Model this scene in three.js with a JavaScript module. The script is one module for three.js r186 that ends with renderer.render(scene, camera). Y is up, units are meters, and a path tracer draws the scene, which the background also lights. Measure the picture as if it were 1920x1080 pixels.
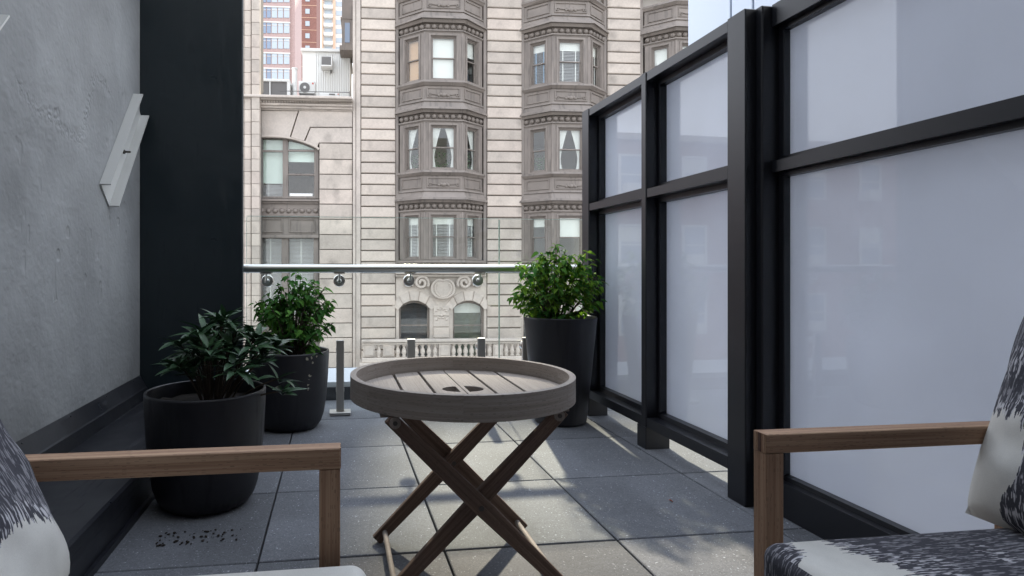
import * as THREE from 'three';
import { mergeGeometries } from 'three/addons/utils/BufferGeometryUtils.js';
import { RoundedBoxGeometry } from 'three/addons/geometries/RoundedBoxGeometry.js';

// ---------------------------------------------------------------- camera, sky, sun, exposure
const W = 1920, H = 1080;
const CAM = { f: 1130, cx: 781, cy: 504.5, yaw: 0.133, h: 0.942 };   // focal length in photo pixels, lens centre, turn to the right, eye height
const scene = new THREE.Scene();
const camera = new THREE.PerspectiveCamera(2 * Math.atan(540 / CAM.f) * 180 / Math.PI, W / H, 0.05, 900);
camera.position.set(0, CAM.h, 0);
camera.rotation.set(0, -CAM.yaw, 0);
camera.setViewOffset(W, H, 960 - CAM.cx, 540 - CAM.cy, W, H);
scene.add(camera);

// hazy white daylight sky, a little bluer overhead
{
  const w = 256, h = 128, d = new Float32Array(w * h * 4);
  for (let j = 0; j < h; j++) for (let i = 0; i < w; i++) {
    const el = Math.max(0, Math.sin(((j + 0.5) / h - 0.5) * Math.PI));
    const t = Math.pow(el, 0.6), k = (j * w + i) * 4;
    d[k] = 1.12 - 0.30 * t; d[k + 1] = 1.12 - 0.20 * t; d[k + 2] = 1.14 - 0.04 * t; d[k + 3] = 1;
  }
  const sky = new THREE.DataTexture(d, w, h, THREE.RGBAFormat, THREE.FloatType);
  sky.mapping = THREE.EquirectangularReflectionMapping; sky.magFilter = THREE.LinearFilter; sky.needsUpdate = true;
  scene.background = sky; scene.environment = sky;
}
const sunAz = 6.8 * Math.PI / 180, sunEl = 32 * Math.PI / 180;
const sun = new THREE.DirectionalLight(new THREE.Color(1, 0.90, 0.70), 4.0);
sun.position.set(Math.sin(sunAz) * Math.cos(sunEl) * 60, Math.sin(sunEl) * 60, -Math.cos(sunAz) * Math.cos(sunEl) * 60);
sun.target.position.set(0, 0, 0); sun.castShadow = true; sun.shadow.radius = 2.4;
sun.shadow.mapSize.set(4096, 4096);
Object.assign(sun.shadow.camera, { left: -14, right: 14, top: 14, bottom: -14, near: 1, far: 140 });
scene.add(sun, sun.target);
const renderer = new THREE.WebGLRenderer({ antialias: true });
renderer.setSize(W, H); renderer.shadowMap.enabled = true;
renderer.toneMapping = THREE.LinearToneMapping;
renderer.toneMappingExposure = 2.45;

// ---------------------------------------------------------------- helpers
let seed = 7;
const rnd = () => { seed = (seed + 0x6D2B79F5) | 0; let t = Math.imul(seed ^ (seed >>> 15), 1 | seed); t = (t + Math.imul(t ^ (t >>> 7), 61 | t)) ^ t; return ((t ^ (t >>> 14)) >>> 0) / 4294967296; };
const rr = (a, b) => a + (b - a) * rnd();
const hash = (x, y) => { let n = Math.imul(x, 374761393) + Math.imul(y, 668265263); n = Math.imul(n ^ (n >>> 13), 1274126177); return ((n ^ (n >>> 16)) >>> 0) / 4294967296; };
function vn(x, y, px, py) {
  const xi = Math.floor(x), yi = Math.floor(y), fx = x - xi, fy = y - yi, m = (a, p) => ((a % p) + p) % p;
  const u = fx * fx * (3 - 2 * fx), v = fy * fy * (3 - 2 * fy);
  const a = hash(m(xi, px), m(yi, py)), b = hash(m(xi + 1, px), m(yi, py)), c = hash(m(xi, px), m(yi + 1, py)), d = hash(m(xi + 1, px), m(yi + 1, py));
  return a + (b - a) * u + (c - a) * v + (a - b - c + d) * u * v;
}
const fbm = (x, y, px, py, o = 4) => { let s = 0, a = 0.5, t = 0; for (let i = 0; i < o; i++) { s += a * vn(x + i * 17, y + i * 31, px, py); t += a; a *= 0.5; x *= 2; y *= 2; px *= 2; py *= 2; } return s / t; };
const clamp = (x, a = 0, b = 1) => Math.min(b, Math.max(a, x));
const sst = (a, b, x) => { const t = clamp((x - a) / (b - a)); return t * t * (3 - 2 * t); };
function tex(w, h, fn, srgb = true, rx = 1, ry = 1) {
  const d = new Uint8Array(w * h * 4);
  for (let j = 0; j < h; j++) for (let i = 0; i < w; i++) { const c = fn(i / w, j / h), k = (j * w + i) * 4; for (let q = 0; q < 3; q++) d[k + q] = clamp(Array.isArray(c) ? c[q] : c) * 255; d[k + 3] = 255; }
  const t = new THREE.DataTexture(d, w, h); t.wrapS = t.wrapT = THREE.RepeatWrapping; t.magFilter = THREE.LinearFilter; t.minFilter = THREE.LinearMipmapLinearFilter; t.generateMipmaps = true;
  if (srgb) t.colorSpace = THREE.SRGBColorSpace; t.repeat.set(rx, ry); t.needsUpdate = true; return t;
}
const lin = (r, g, b) => new THREE.Color().setRGB(r, g, b);
const std = (c, o = {}) => new THREE.MeshStandardMaterial({ color: Array.isArray(c) ? lin(...c) : c, roughness: 0.8, ...o });
const phy = (c, o = {}) => new THREE.MeshPhysicalMaterial({ color: Array.isArray(c) ? lin(...c) : c, roughness: 0.8, ...o });
const used = new Map();
const numbered = n => { const k = used.get(n) || 0; used.set(n, k + 1); return k ? `${n}_${String(k).padStart(3, '0')}` : n; };
function uvm(g, along = 0, ox = 0, oy = 0) {            // uv in metres; u runs along the given axis where a face allows it
  const ng = g.index ? g.toNonIndexed() : g, p = ng.attributes.position, n = ng.attributes.normal, uv = new Float32Array(p.count * 2);
  for (let i = 0; i < p.count; i += 3) {
    let nx = 0, ny = 0, nz = 0; for (let k = 0; k < 3; k++) { nx += Math.abs(n.getX(i + k)); ny += Math.abs(n.getY(i + k)); nz += Math.abs(n.getZ(i + k)); }
    const ax = nx > ny && nx > nz ? 0 : ny > nz ? 1 : 2; let a = along, b;
    if (a === ax) a = (ax + 1) % 3; b = 3 - a - ax;
    for (let k = 0; k < 3; k++) { uv[2 * (i + k)] = p.getComponent(i + k, a) + ox; uv[2 * (i + k) + 1] = p.getComponent(i + k, b) + oy; }
  }
  ng.setAttribute('uv', new THREE.BufferAttribute(uv, 2)); return ng;
}
const strip = g => { const q = g.index ? g.toNonIndexed() : g; for (const k of Object.keys(q.attributes)) if (!['position', 'normal', 'uv'].includes(k)) q.deleteAttribute(k); return q; };
const merge = a => mergeGeometries(a.map(strip));
function box(w, h, d, x = 0, y = 0, z = 0) { const g = new THREE.BoxGeometry(w, h, d); g.translate(x, y, z); return uvm(g); }
function bev(w, h, d, c, x = 0, y = 0, z = 0, along = 0) {      // box with chamfered edges
  const s = new THREE.Shape(); const a = w / 2 - c, b = h / 2 - c; s.moveTo(-a, -b); s.lineTo(a, -b); s.lineTo(a, b); s.lineTo(-a, b); s.closePath();
  const g = new THREE.ExtrudeGeometry(s, { depth: d - 2 * c, bevelEnabled: true, bevelThickness: c, bevelSize: c, bevelSegments: 1 });
  g.translate(0, 0, -d / 2 + c); const q = uvm(g, along, rr(0, 3), rr(0, 3)); q.translate(x, y, z); return q;
}
function poly(pts, depth, z0 = 0, c = 0, holes = []) {          // outline in x, y extruded towards +z
  const s = new THREE.Shape(pts.map(p => new THREE.Vector2(...p)));
  for (const h of holes) s.holes.push(new THREE.Path(h.map(p => new THREE.Vector2(...p))));
  const g = new THREE.ExtrudeGeometry(s, { depth: depth - c, bevelEnabled: c > 0, bevelThickness: c, bevelSize: c, bevelOffset: -c, bevelSegments: 1, curveSegments: 10 });
  g.translate(0, 0, z0); return uvm(g, 0, rr(0, 3), rr(0, 3));
}
function tube(a, b, r, seg = 10) {
  const v = new THREE.Vector3().subVectors(b, a), g = new THREE.CylinderGeometry(r, r, v.length(), seg); g.translate(0, v.length() / 2, 0);
  g.applyQuaternion(new THREE.Quaternion().setFromUnitVectors(new THREE.Vector3(0, 1, 0), v.clone().normalize())); g.translate(a.x, a.y, a.z); return strip(g);
}
function mesh(name, g, m, parent) { const o = new THREE.Mesh(Array.isArray(g) ? merge(g) : g, m); o.name = name; o.castShadow = o.receiveShadow = true; (parent || scene).add(o); if (!parent) o.name = numbered(name); return o; }
function tag(o, label, category, group) { o.userData.label = label; o.userData.category = category; if (group) o.userData.group = group; return o; }
function thing(name, label, category, group, pos = [0, 0, 0], ry = 0) { const g = new THREE.Group(); g.name = numbered(name); g.position.set(...pos); g.rotation.y = ry; scene.add(g); return tag(g, label, category, group); }
function sub(name, parent, pos = [0, 0, 0], ry = 0) { const g = new THREE.Group(); g.name = name; g.position.set(...pos); g.rotation.y = ry; parent.add(g); return g; }
function struct(name, g, m) { const o = mesh(name, g, m); o.userData.kind = 'structure'; return o; }
// a photo pixel as a direction from the camera (x right, y up, z depth away)
function ray(u, v) { const xc = (u - CAM.cx) / CAM.f, c = Math.cos(CAM.yaw), s = Math.sin(CAM.yaw); return [xc * c + s, -(v - CAM.cy) / CAM.f, -xc * s + c]; }
const atDepth = (u, v, z) => { const r = ray(u, v), t = z / r[2]; return [r[0] * t, CAM.h + r[1] * t, -z]; };

// ---------------------------------------------------------------- materials
const T = {};
T.paver = tex(1024, 1024, (x, y) => {
  let v = 0.455 + 0.13 * (fbm(x * 4, y * 4, 4, 4, 6) - 0.5) + 0.10 * (fbm(x * 200, y * 200, 200, 200, 2) - 0.5);
  const a = hash(Math.floor(x * 1024 / 2) + 11, Math.floor(y * 1024 / 2) + 5), big = vn(x * 190, y * 190, 190, 190);
  if (a > 0.987) v += 0.30 * (a - 0.987) / 0.013; else if (a < 0.03) v -= 0.12;
  if (big > 0.90) v += 0.33 * sst(0.90, 0.96, big); if (big < 0.06) v -= 0.12;
  return [v * 0.985, v, v * 1.03];
});
T.paverB = tex(512, 512, (x, y) => 0.5 + 0.5 * (fbm(x * 120, y * 120, 120, 120, 3) - 0.5), false);
T.stucco = tex(1024, 1024, (x, y) => { const w = fbm(x * 5, y * 5, 5, 5, 5), v = 0.55 + 0.20 * (w - 0.5) + 0.05 * (fbm(x * 30 + w * 6, y * 14, 30, 14, 3) - 0.5); return [v * 0.99, v, v * 1.005]; });
// trowel strokes, pits and a rough seam where two coats of stucco meet
const seam = [[0, 0.447], [0.03, 0.433], [0.06, 0.424], [0.10, 0.427], [0.13, 0.417], [0.185, 0.413], [0.203, 0.432], [0.213, 0.462], [0.225, 0.49], [0.245, 0.53], [0.28, 0.532], [0.315, 0.517]];
T.stuccoB = tex(1024, 1024, (x, y) => {
  const wx = fbm(x * 6, y * 6, 6, 6, 3), wy = fbm(x * 6 + 9, y * 6 + 4, 6, 6, 3);
  let v = 0.5 + 0.62 * (fbm(x * 7 + wx * 2.5, y * 10 + wy * 2.5, 7, 10, 4) - 0.5) + 0.13 * (fbm(x * 160, y * 160, 160, 160, 3) - 0.5);
  const pit = fbm(x * 48, y * 30, 48, 30, 2), where = fbm(x * 4 + 3, y * 4 + 8, 4, 4, 2);
  if (pit > 0.74 && where > 0.52) v -= 0.22 * sst(0.74, 0.86, pit);
  let dm = 9; for (let i = 0; i + 1 < seam.length; i++) { const [ax, ay] = seam[i], [bx, by] = seam[i + 1], t = clamp(((x - ax) * (bx - ax) + (y - ay) * (by - ay)) / ((bx - ax) ** 2 + (by - ay) ** 2)); dm = Math.min(dm, Math.hypot(x - ax - t * (bx - ax), y - ay - t * (by - ay))); }
  const wob = dm + 0.012 * (fbm(x * 60, y * 60, 60, 60, 3) - 0.5);
  if (wob < 0.014) v += (fbm(x * 220, y * 220, 220, 220, 2) - 0.62) * 0.42 * (1 - wob / 0.014);
  return v;
}, false);
const woodTex = (base, dark, streak, sd) => tex(1024, 256, (x, y) => {
  const g = fbm(x * 3 + sd, y * 70, 3, 70, 4), fine = fbm(x * 14, y * 170 + sd, 14, 170, 2), wide = fbm(x * 2, y * 7 + sd, 2, 7, 3), pore = hash(Math.floor(x * 130) + sd, Math.floor(y * 256)) > 0.965 ? 1 : 0;
  const t = clamp(0.5 + streak * (g - 0.5) * 1.6 + 0.5 * (fine - 0.5) + 0.7 * (wide - 0.5)); return base.map((b, i) => (b * t + dark[i] * (1 - t)) * (1 - 0.22 * pore));
}, true, 1, 4);
T.teak = woodTex([0.76, 0.64, 0.53], [0.57, 0.44, 0.35], 0.7, 3);
T.greyTeak = woodTex([0.76, 0.735, 0.715], [0.63, 0.60, 0.575], 0.6, 8);
T.legTeak = woodTex([0.54, 0.46, 0.41], [0.38, 0.31, 0.27], 0.9, 5);
T.stone = tex(1024, 1024, (x, y) => { const v = 0.795 + 0.16 * (fbm(x * 5, y * 7, 5, 7, 5) - 0.5) + 0.06 * (fbm(x * 90, y * 90, 90, 90, 2) - 0.5) - 0.10 * sst(0.56, 0.85, fbm(x * 9, y * 6 + 5, 9, 6, 5)); return [v, v * 0.945, v * 0.89]; }, true, 0.25, 0.25);
T.paint = tex(512, 512, (x, y) => { const v = 0.515 + 0.10 * (fbm(x * 6, y * 6, 6, 6, 4) - 0.5) - 0.06 * sst(0.55, 0.8, fbm(x * 30, y * 4, 30, 4, 3)); return [v, v * 0.93, v * 0.87]; }, true, 0.4, 0.4);
T.smudge = tex(512, 512, (x, y) => 0.5 + 0.5 * (fbm(x * 6, y * 6, 6, 6, 5) - 0.5) + 0.25 * sst(0.6, 0.8, fbm(x * 30, y * 5, 30, 5, 3)), false);
T.film = tex(512, 512, (x, y) => 0.95 + 0.05 * (fbm(x * 4, y * 4, 4, 4, 5) - 0.5), true, 0.7, 0.7);
T.brick = tex(512, 512, (x, y) => { const v = 0.9 + 0.3 * (fbm(x * 40, y * 120, 40, 120, 2) - 0.5); return [0.60 * v, 0.43 * v, 0.39 * v]; }, true, 0.2, 0.2);
T.pinkBrick = tex(512, 512, (x, y) => { const v = 0.95 + 0.2 * (fbm(x * 40, y * 120, 40, 120, 2) - 0.5); return [0.72 * v, 0.62 * v, 0.60 * v]; }, true, 0.2, 0.2);
// ikat cloth: ragged charcoal brush shapes on cream, streaked along the warp
T.ikat = tex(2048, 1024, (x, y) => {
  const warp = 0.07 * (fbm(x * 9, y * 190, 9, 190, 2) - 0.5) + 0.05 * (vn(x * 26, y * 400, 26, 400) - 0.5);
  const m = fbm(x * 6 + warp * 2.6 + 2.3, y * 5 + 1.7, 6, 5, 2) + warp * 0.75 + 0.10 * (fbm(x * 18, y * 14, 18, 14, 2) - 0.5);
  const thread = hash(Math.floor(x * 2048) + 3, Math.floor(y * 1024)), fl = fbm(x * 60, y * 420, 60, 420, 2);
  if (m > 0.425) { const k = fl > 0.52 ? sst(0.52, 0.66, fl) * (m < 0.6 ? 1 : 0.55) : 0; const d = 0.20 + 0.07 * thread; return [d + 0.5 * k, d + 0.495 * k, d * 1.12 + 0.48 * k]; }
  const c = 0.80 + 0.05 * (thread - 0.5) + 0.03 * (fbm(x * 40, y * 40, 40, 40, 2) - 0.5), sp = (m > 0.465 && thread > 0.55) ? 0.4 : 1; return [c * sp, c * 0.99 * sp, c * 0.96 * sp];
});
T.weave = tex(256, 256, (x, y) => 0.5 + 0.25 * Math.sin(x * Math.PI * 2 * 64) * Math.sin(y * Math.PI * 2 * 64) + 0.3 * (hash(Math.floor(x * 256), Math.floor(y * 256)) - 0.5), false, 6, 6);
const M = {
  pavers: [0.86, 0.98, 1.10].map(k => std([0.68 * k, 0.69 * k, 0.72 * k], { map: T.paver, bumpMap: T.paverB, bumpScale: 0.0012, roughness: 0.82 })),
  stucco: std([0.95, 0.95, 0.94], { map: T.stucco, bumpMap: T.stuccoB, bumpScale: 0.022, roughness: 0.85 }),
  panelDark: std([0.008, 0.015, 0.020], { roughness: 0.9, roughnessMap: T.smudge }),
  ledge: std([0.014, 0.015, 0.019], { roughness: 0.9, roughnessMap: T.smudge, bumpMap: T.paverB, bumpScale: 0.0004 }),
  frame: phy([0.010, 0.011, 0.015], { roughness: 0.38, metalness: 0.0 }),
  frosted: phy([0.80, 0.82, 0.88], { map: T.film, transmission: 0.55, roughness: 1, thickness: 0, side: THREE.DoubleSide }),
  clear: phy([0.97, 0.99, 0.98], { transmission: 1, roughness: 0, thickness: 0, ior: 1.5 }),
  panelGlass: phy([0.985, 0.99, 0.99], { transmission: 1, roughness: 0.0, thickness: 0, ior: 1.5, specularIntensity: 0.45 }),
  glassEdge: phy([0.42, 0.58, 0.52], { roughness: 0.25 }),
  pane: phy([0.97, 0.985, 0.98], { transmission: 1, roughness: 0.02, thickness: 0, ior: 1.5 }),
  steel: std([0.58, 0.58, 0.55], { metalness: 1, roughness: 0.28 }),
  brushed: std([0.50, 0.49, 0.46], { metalness: 1, roughness: 0.42 }),
  alu: std([0.55, 0.55, 0.53], { metalness: 0.35, roughness: 0.5 }),
  bolt: std([0.12, 0.11, 0.10], { metalness: 0.8, roughness: 0.5 }),
  pot: std([0.010, 0.010, 0.014], { roughness: 0.95, roughnessMap: T.smudge, bumpMap: T.paverB, bumpScale: 0.0004 }),
  soil: std([0.018, 0.013, 0.010], { roughness: 1 }),
  teak: std([0.86, 0.83, 0.80], { map: T.teak, roughness: 0.7 }),
  greyTeak: std([0.72, 0.68, 0.64], { map: T.greyTeak, roughness: 0.75 }),
  legTeak: std([0.95, 0.90, 0.86], { map: T.legTeak, roughness: 0.65 }),
  plug: std([0.10, 0.05, 0.035], { roughness: 0.7 }),
  ikat: phy([1, 1, 1], { map: T.ikat, roughness: 0.95, sheen: 0.3, bumpMap: T.weave, bumpScale: 0.0006 }),
  stone: std([0.86, 0.86, 0.86], { map: T.stone, roughness: 0.85 }),
  stones: [[0.84, 0.835, 0.82], [0.90, 0.89, 0.87], [0.77, 0.765, 0.755], [0.86, 0.84, 0.825]].map(c => std(c, { map: T.stone, roughness: 0.85 })),
  joint: std([0.14, 0.125, 0.112], { roughness: 0.95 }),
  paint: std([0.92, 0.92, 0.92], { map: T.paint, roughness: 0.6 }),
  room: std([0.46, 0.43, 0.39], { roughness: 0.95 }),
  blind: std([0.70, 0.69, 0.64], { roughness: 0.8 }),
  slat: std([0.52, 0.50, 0.49], { roughness: 0.6 }),
  olive: std([0.20, 0.22, 0.17], { roughness: 0.6 }),
  darkSlat: std([0.10, 0.10, 0.11], { roughness: 0.6 }),
  curtain: phy([0.80, 0.79, 0.74], { roughness: 1, transmission: 0.3, thickness: 0 }),
  houseplant: std([0.05, 0.13, 0.035], { roughness: 0.6 }),
  brick: std([0.9, 0.9, 0.9], { map: T.brick, roughness: 0.9 }),
  pinkBrick: std([0.95, 0.95, 0.95], { map: T.pinkBrick, roughness: 0.9 }),
  towerGlass: phy([0.38, 0.43, 0.47], { roughness: 0.1 }),
  towerGlassB: phy([0.20, 0.25, 0.33], { roughness: 0.1 }),
  towerPale: std([0.66, 0.62, 0.58], { roughness: 0.8 }),
  orange: std([0.62, 0.42, 0.30], { roughness: 0.85 }),
  white: std([0.74, 0.74, 0.71], { roughness: 0.6 }),
  greyMetal: std([0.16, 0.155, 0.15], { roughness: 0.6 }),
  redDot: std([0.55, 0.10, 0.06], { roughness: 0.6 }),
  bluePanel: phy([0.55, 0.62, 0.72], { roughness: 0.35, clearcoat: 0.5, clearcoatRoughness: 0.1 }),
  asphalt: std([0.06, 0.06, 0.062], { roughness: 0.9 }),
  roof: std([0.30, 0.29, 0.28], { roughness: 0.95 }),
  concrete: std([0.34, 0.34, 0.34], { roughness: 0.9 }),
  coping: std([0.50, 0.53, 0.57], { roughness: 0.5 }),
  leafDark: phy([0.028, 0.070, 0.030], { specularIntensity: 0.6, roughness: 0.42, transmission: 0.12, thickness: 0, side: THREE.DoubleSide }),
  leafDark2: phy([0.048, 0.105, 0.045], { specularIntensity: 0.6, roughness: 0.42, transmission: 0.12, thickness: 0, side: THREE.DoubleSide }),
  leafMid: phy([0.045, 0.14, 0.028], { specularIntensity: 0.15, roughness: 0.8, transmission: 0.3, thickness: 0, side: THREE.DoubleSide }),
  leafMid2: phy([0.090, 0.22, 0.036], { specularIntensity: 0.15, roughness: 0.8, transmission: 0.3, thickness: 0, side: THREE.DoubleSide }),
  leafLight: phy([0.16, 0.30, 0.030], { specularIntensity: 0.15, roughness: 0.8, transmission: 0.5, thickness: 0, side: THREE.DoubleSide }),
  stem: std([0.07, 0.05, 0.035], { roughness: 0.9 }),
};

// ---------------------------------------------------------------- ground and terrace floor
struct('street', box(160, 0.3, 24, 0, -10.15, -13), M.asphalt);
struct('ground', box(900, 0.3, 900, 0, -10.5, -250), M.concrete);
{
  const deck = struct('terrace_deck', box(8.2, 0.5, 6.2, 2.9, -0.32, -1.2), M.joint);
  const S = 0.61, gap = 0.007;
  const variants = [0, 1, 2, 3, 4].map(() => { const g = bev(S - gap, S - gap, 0.05, 0.003); g.rotateX(-Math.PI / 2); return g; });
  for (let c = -1; c < 7; c++) for (let r = -5; r < 4; r++) {
    const d0 = 1.988 + r * S, x0 = -0.249 + c * S;
    const p = mesh('paver', variants[Math.floor(rnd() * 5)], M.pavers[Math.floor(rnd() * 3)], deck);
    p.position.set(x0 + S / 2, -0.0255 + rr(-0.0012, 0.0004), -(d0 + S / 2)); p.rotation.set(rr(-0.0012, 0.0012), Math.floor(rnd() * 4) * Math.PI / 2, rr(-0.0012, 0.0012));
  }
  const curb = struct('edge_curb', merge([box(9.5, 0.5, 0.62, 2.6, -0.125, -4.71)]), M.coping);
  mesh('curb_fascia', box(9.5, 0.10, 0.02, 2.6, 0.04, -4.385), M.ledge, curb);
  mesh('gutter', box(9.5, 0.02, 0.10, 2.6, -0.06, -4.33), M.frame, curb);
}
// the building the terrace belongs to: storeys behind the camera with a slab overhead
{
  const b = thing('home_building', 'grey rendered building wall at the back of the terrace', 'building');
  mesh('rear_wall', box(9, 14, 0.4, 1.5, 4, 1.9), M.stucco, b);
  mesh('overhang', box(6.4, 0.35, 2.0, 1.4, 3.2, 0.7), M.stucco, b);
}
// left stucco wall with its dark metal kerb
{
  const w = thing('stucco_wall', 'tall grey trowelled stucco wall beside the round planters', 'wall');
  const g = new THREE.PlaneGeometry(1, 1); g.rotateY(Math.PI / 2);
  const s = box(0.25, 5.2, 5.35, -1.305, 2.75, -1.175);
  const uv = s.attributes.uv, p = s.attributes.position; for (let i = 0; i < p.count; i++) uv.setXY(i, (-p.getZ(i) - 2.42) / 3.0 , (p.getY(i) - 0.3) / 3.0);
  mesh('render_coat', s, M.stucco, w);
  const k = thing('metal_kerb', 'dark metal clad kerb running along the foot of stucco wall', 'kerb');
  const prof = [[-0.752, 0.012], [-0.752, 0.150], [-0.762, 0.158], [-1.134, 0.158], [-1.134, 0.226], [-1.140, 0.232], [-1.176, 0.300], [-1.176, 0.0], [-0.752, 0]];
  const sh = poly(prof, 5.35, 0); sh.rotateY(0); const kb = mesh('cladding', sh, M.ledge, k); kb.position.z = -3.84;
  mesh('base_strip', bev(0.014, 0.022, 5.3, 0.003, -0.744, 0.012, -1.18), M.frame, k);
  for (let i = 0; i < 7; i++) { const r = mesh('rivet', new THREE.SphereGeometry(0.005, 6, 4), M.frame, k); r.position.set(-1.170, 0.287, -(3.7 - i * 0.42)); }
}
{
  const o = mesh('dark_panel', bev(0.64, 5.2, 0.05, 0.004, -0.895, 2.6, -3.88), M.panelDark); tag(o, 'tall flat dark blue green metal panel closing the end of stucco wall', 'panel');
}
// aluminium channels bolted to the stucco wall
function channel(label, z0, y0, len) {
  const o = thing('wall_channel', label, 'bracket', 'aluminium channels on the stucco wall');
  const w = 0.15, f = 0.055, t = 0.007;
  const mk = (a, b, c, d) => box(a, b, c, d[0], d[1], d[2]);
  const ch = [mk(t, w, len, [t / 2, 0, 0]), mk(f, t, len, [f / 2, w / 2, 0]), mk(f, t, len, [f / 2, -w / 2, 0])];
  mesh('channel', ch, M.alu, o);
  const b = mesh('bolt', merge([tube(new THREE.Vector3(0, 0, 0), new THREE.Vector3(0.045, 0, 0), 0.006), tube(new THREE.Vector3(0.006, 0, 0), new THREE.Vector3(0.016, 0, 0), 0.012, 6)]), M.bolt, o);
  b.position.set(0.007, -0.01, 0.03);
  o.position.set(-1.179, y0, -z0); o.rotation.x = 0.865; return o;
}
channel('light aluminium channel bolted at a slant beside the dark panel', 3.53, 1.62, 0.79);
channel('light aluminium channel high on the stucco wall above the armchair', 1.95, 1.57, 0.79);

// ---------------------------------------------------------------- glass and metal partition on the right
{
  const P = thing('glass_partition', 'black framed partition of frosted panes along the right of terrace', 'partition');
  const X0 = 1.605, D = 0.13;
  const post = (d0, d1, y1 = 1.972) => mesh('post', bev(D, y1, d1 - d0, 0.004, X0 + D / 2, y1 / 2, -(d0 + d1) / 2, 1), M.frame, P);
  post(3.682, 3.788); post(2.962, 3.012); post(2.19, 2.303, 1.974);
  const feet = (d0, d1) => mesh('foot', bev(D + 0.004, 0.115, d1 - d0, 0.003, X0 + D / 2, 0.0575, -(d0 + d1) / 2), M.frame, P);
  feet(2.958, 3.052);
  const bays = [[3.012, 3.682], [2.303, 2.962]];
  for (const [a, b] of bays) {
    const L = b - a, zc = -(a + b) / 2;
    for (const [y0, y1] of [[0.115, 0.165], [1.316, 1.361], [1.925, 1.970]]) mesh('rail', bev(D - 0.004, y1 - y0, L, 0.003, X0 + D / 2 + 0.002, (y0 + y1) / 2, zc, 2), M.frame, P);
    for (const [y0, y1] of [[0.165, 1.316], [1.361, 1.925]]) {
      const pn = sub('window_pane', P); const gx = X0 + 0.098;
      mesh('glass', box(0.004, y1 - y0 - 0.05, L - 0.044, gx, (y0 + y1) / 2, zc), M.panelGlass, pn); mesh('frosted_film', box(0.003, y1 - y0 - 0.05, L - 0.044, gx + 0.006, (y0 + y1) / 2, zc), M.frosted, pn);
      const fr = []; for (const s of [-1, 1]) { fr.push(bev(0.045, 0.026, L, 0.004, gx - 0.012, s > 0 ? y1 - 0.013 : y0 + 0.013, zc)); fr.push(bev(0.045, y1 - y0 - 0.052, 0.024, 0.004, gx - 0.012, (y0 + y1) / 2, zc + s * (L / 2 - 0.012))); }
      mesh('bead', fr, M.frame, pn);
    }
  }
  // near section, set back a little
  const NX = 1.682;
  mesh('post', bev(0.15, 1.97, 0.04, 0.004, NX + 0.04, 0.985, -2.168, 1), M.frame, P);
  const a = -1.6, b = 2.147, L = b - a, zc = -(a + b) / 2;
  for (const [y0, y1] of [[0.0, 0.128], [1.318, 1.362], [1.885, 1.970]]) mesh('rail', bev(0.10, y1 - y0, L, 0.004, NX + 0.052, (y0 + y1) / 2, zc, 2), M.frame, P);
  for (const [y0, y1] of [[0.128, 1.318], [1.362, 1.885]]) {
    const pn = sub('window_pane', P); const gx = NX + 0.062;
    mesh('glass', box(0.004, y1 - y0 - 0.03, L - 0.02, gx, (y0 + y1) / 2, zc), M.panelGlass, pn); mesh('frosted_film', box(0.003, y1 - y0 - 0.03, L - 0.02, gx + 0.006, (y0 + y1) / 2, zc), M.frosted, pn);
    const fr = []; for (const s of [-1, 1]) { fr.push(bev(0.03, 0.018, L, 0.003, gx - 0.016, s > 0 ? y1 - 0.009 : y0 + 0.009, zc)); fr.push(bev(0.03, y1 - y0 - 0.036, 0.03, 0.003, gx - 0.016, (y0 + y1) / 2, zc + s * (L / 2 - 0.015))); }
    mesh('bead', fr, M.frame, pn);
  }
}
// pale panelled screen of the neighbouring terrace
{
  const n = thing('neighbour_screen', 'tall pale blue panelled screen beyond the frosted partition', 'screen');
  const e = atDepth(1284, 60, 4.9)[0];
  for (const [d0, d1] of [[4.30, 4.86], [4.05, 4.28], [3.2, 4.03]]) mesh('panel', bev(0.05, 4.3, d1 - d0, 0.004, e + 0.03, 2.1, -(d0 + d1) / 2), M.bluePanel, n);
  mesh('backing', box(0.03, 4.28, 1.64, e + 0.075, 2.1, -4.03), M.frame, n);
}

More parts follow.
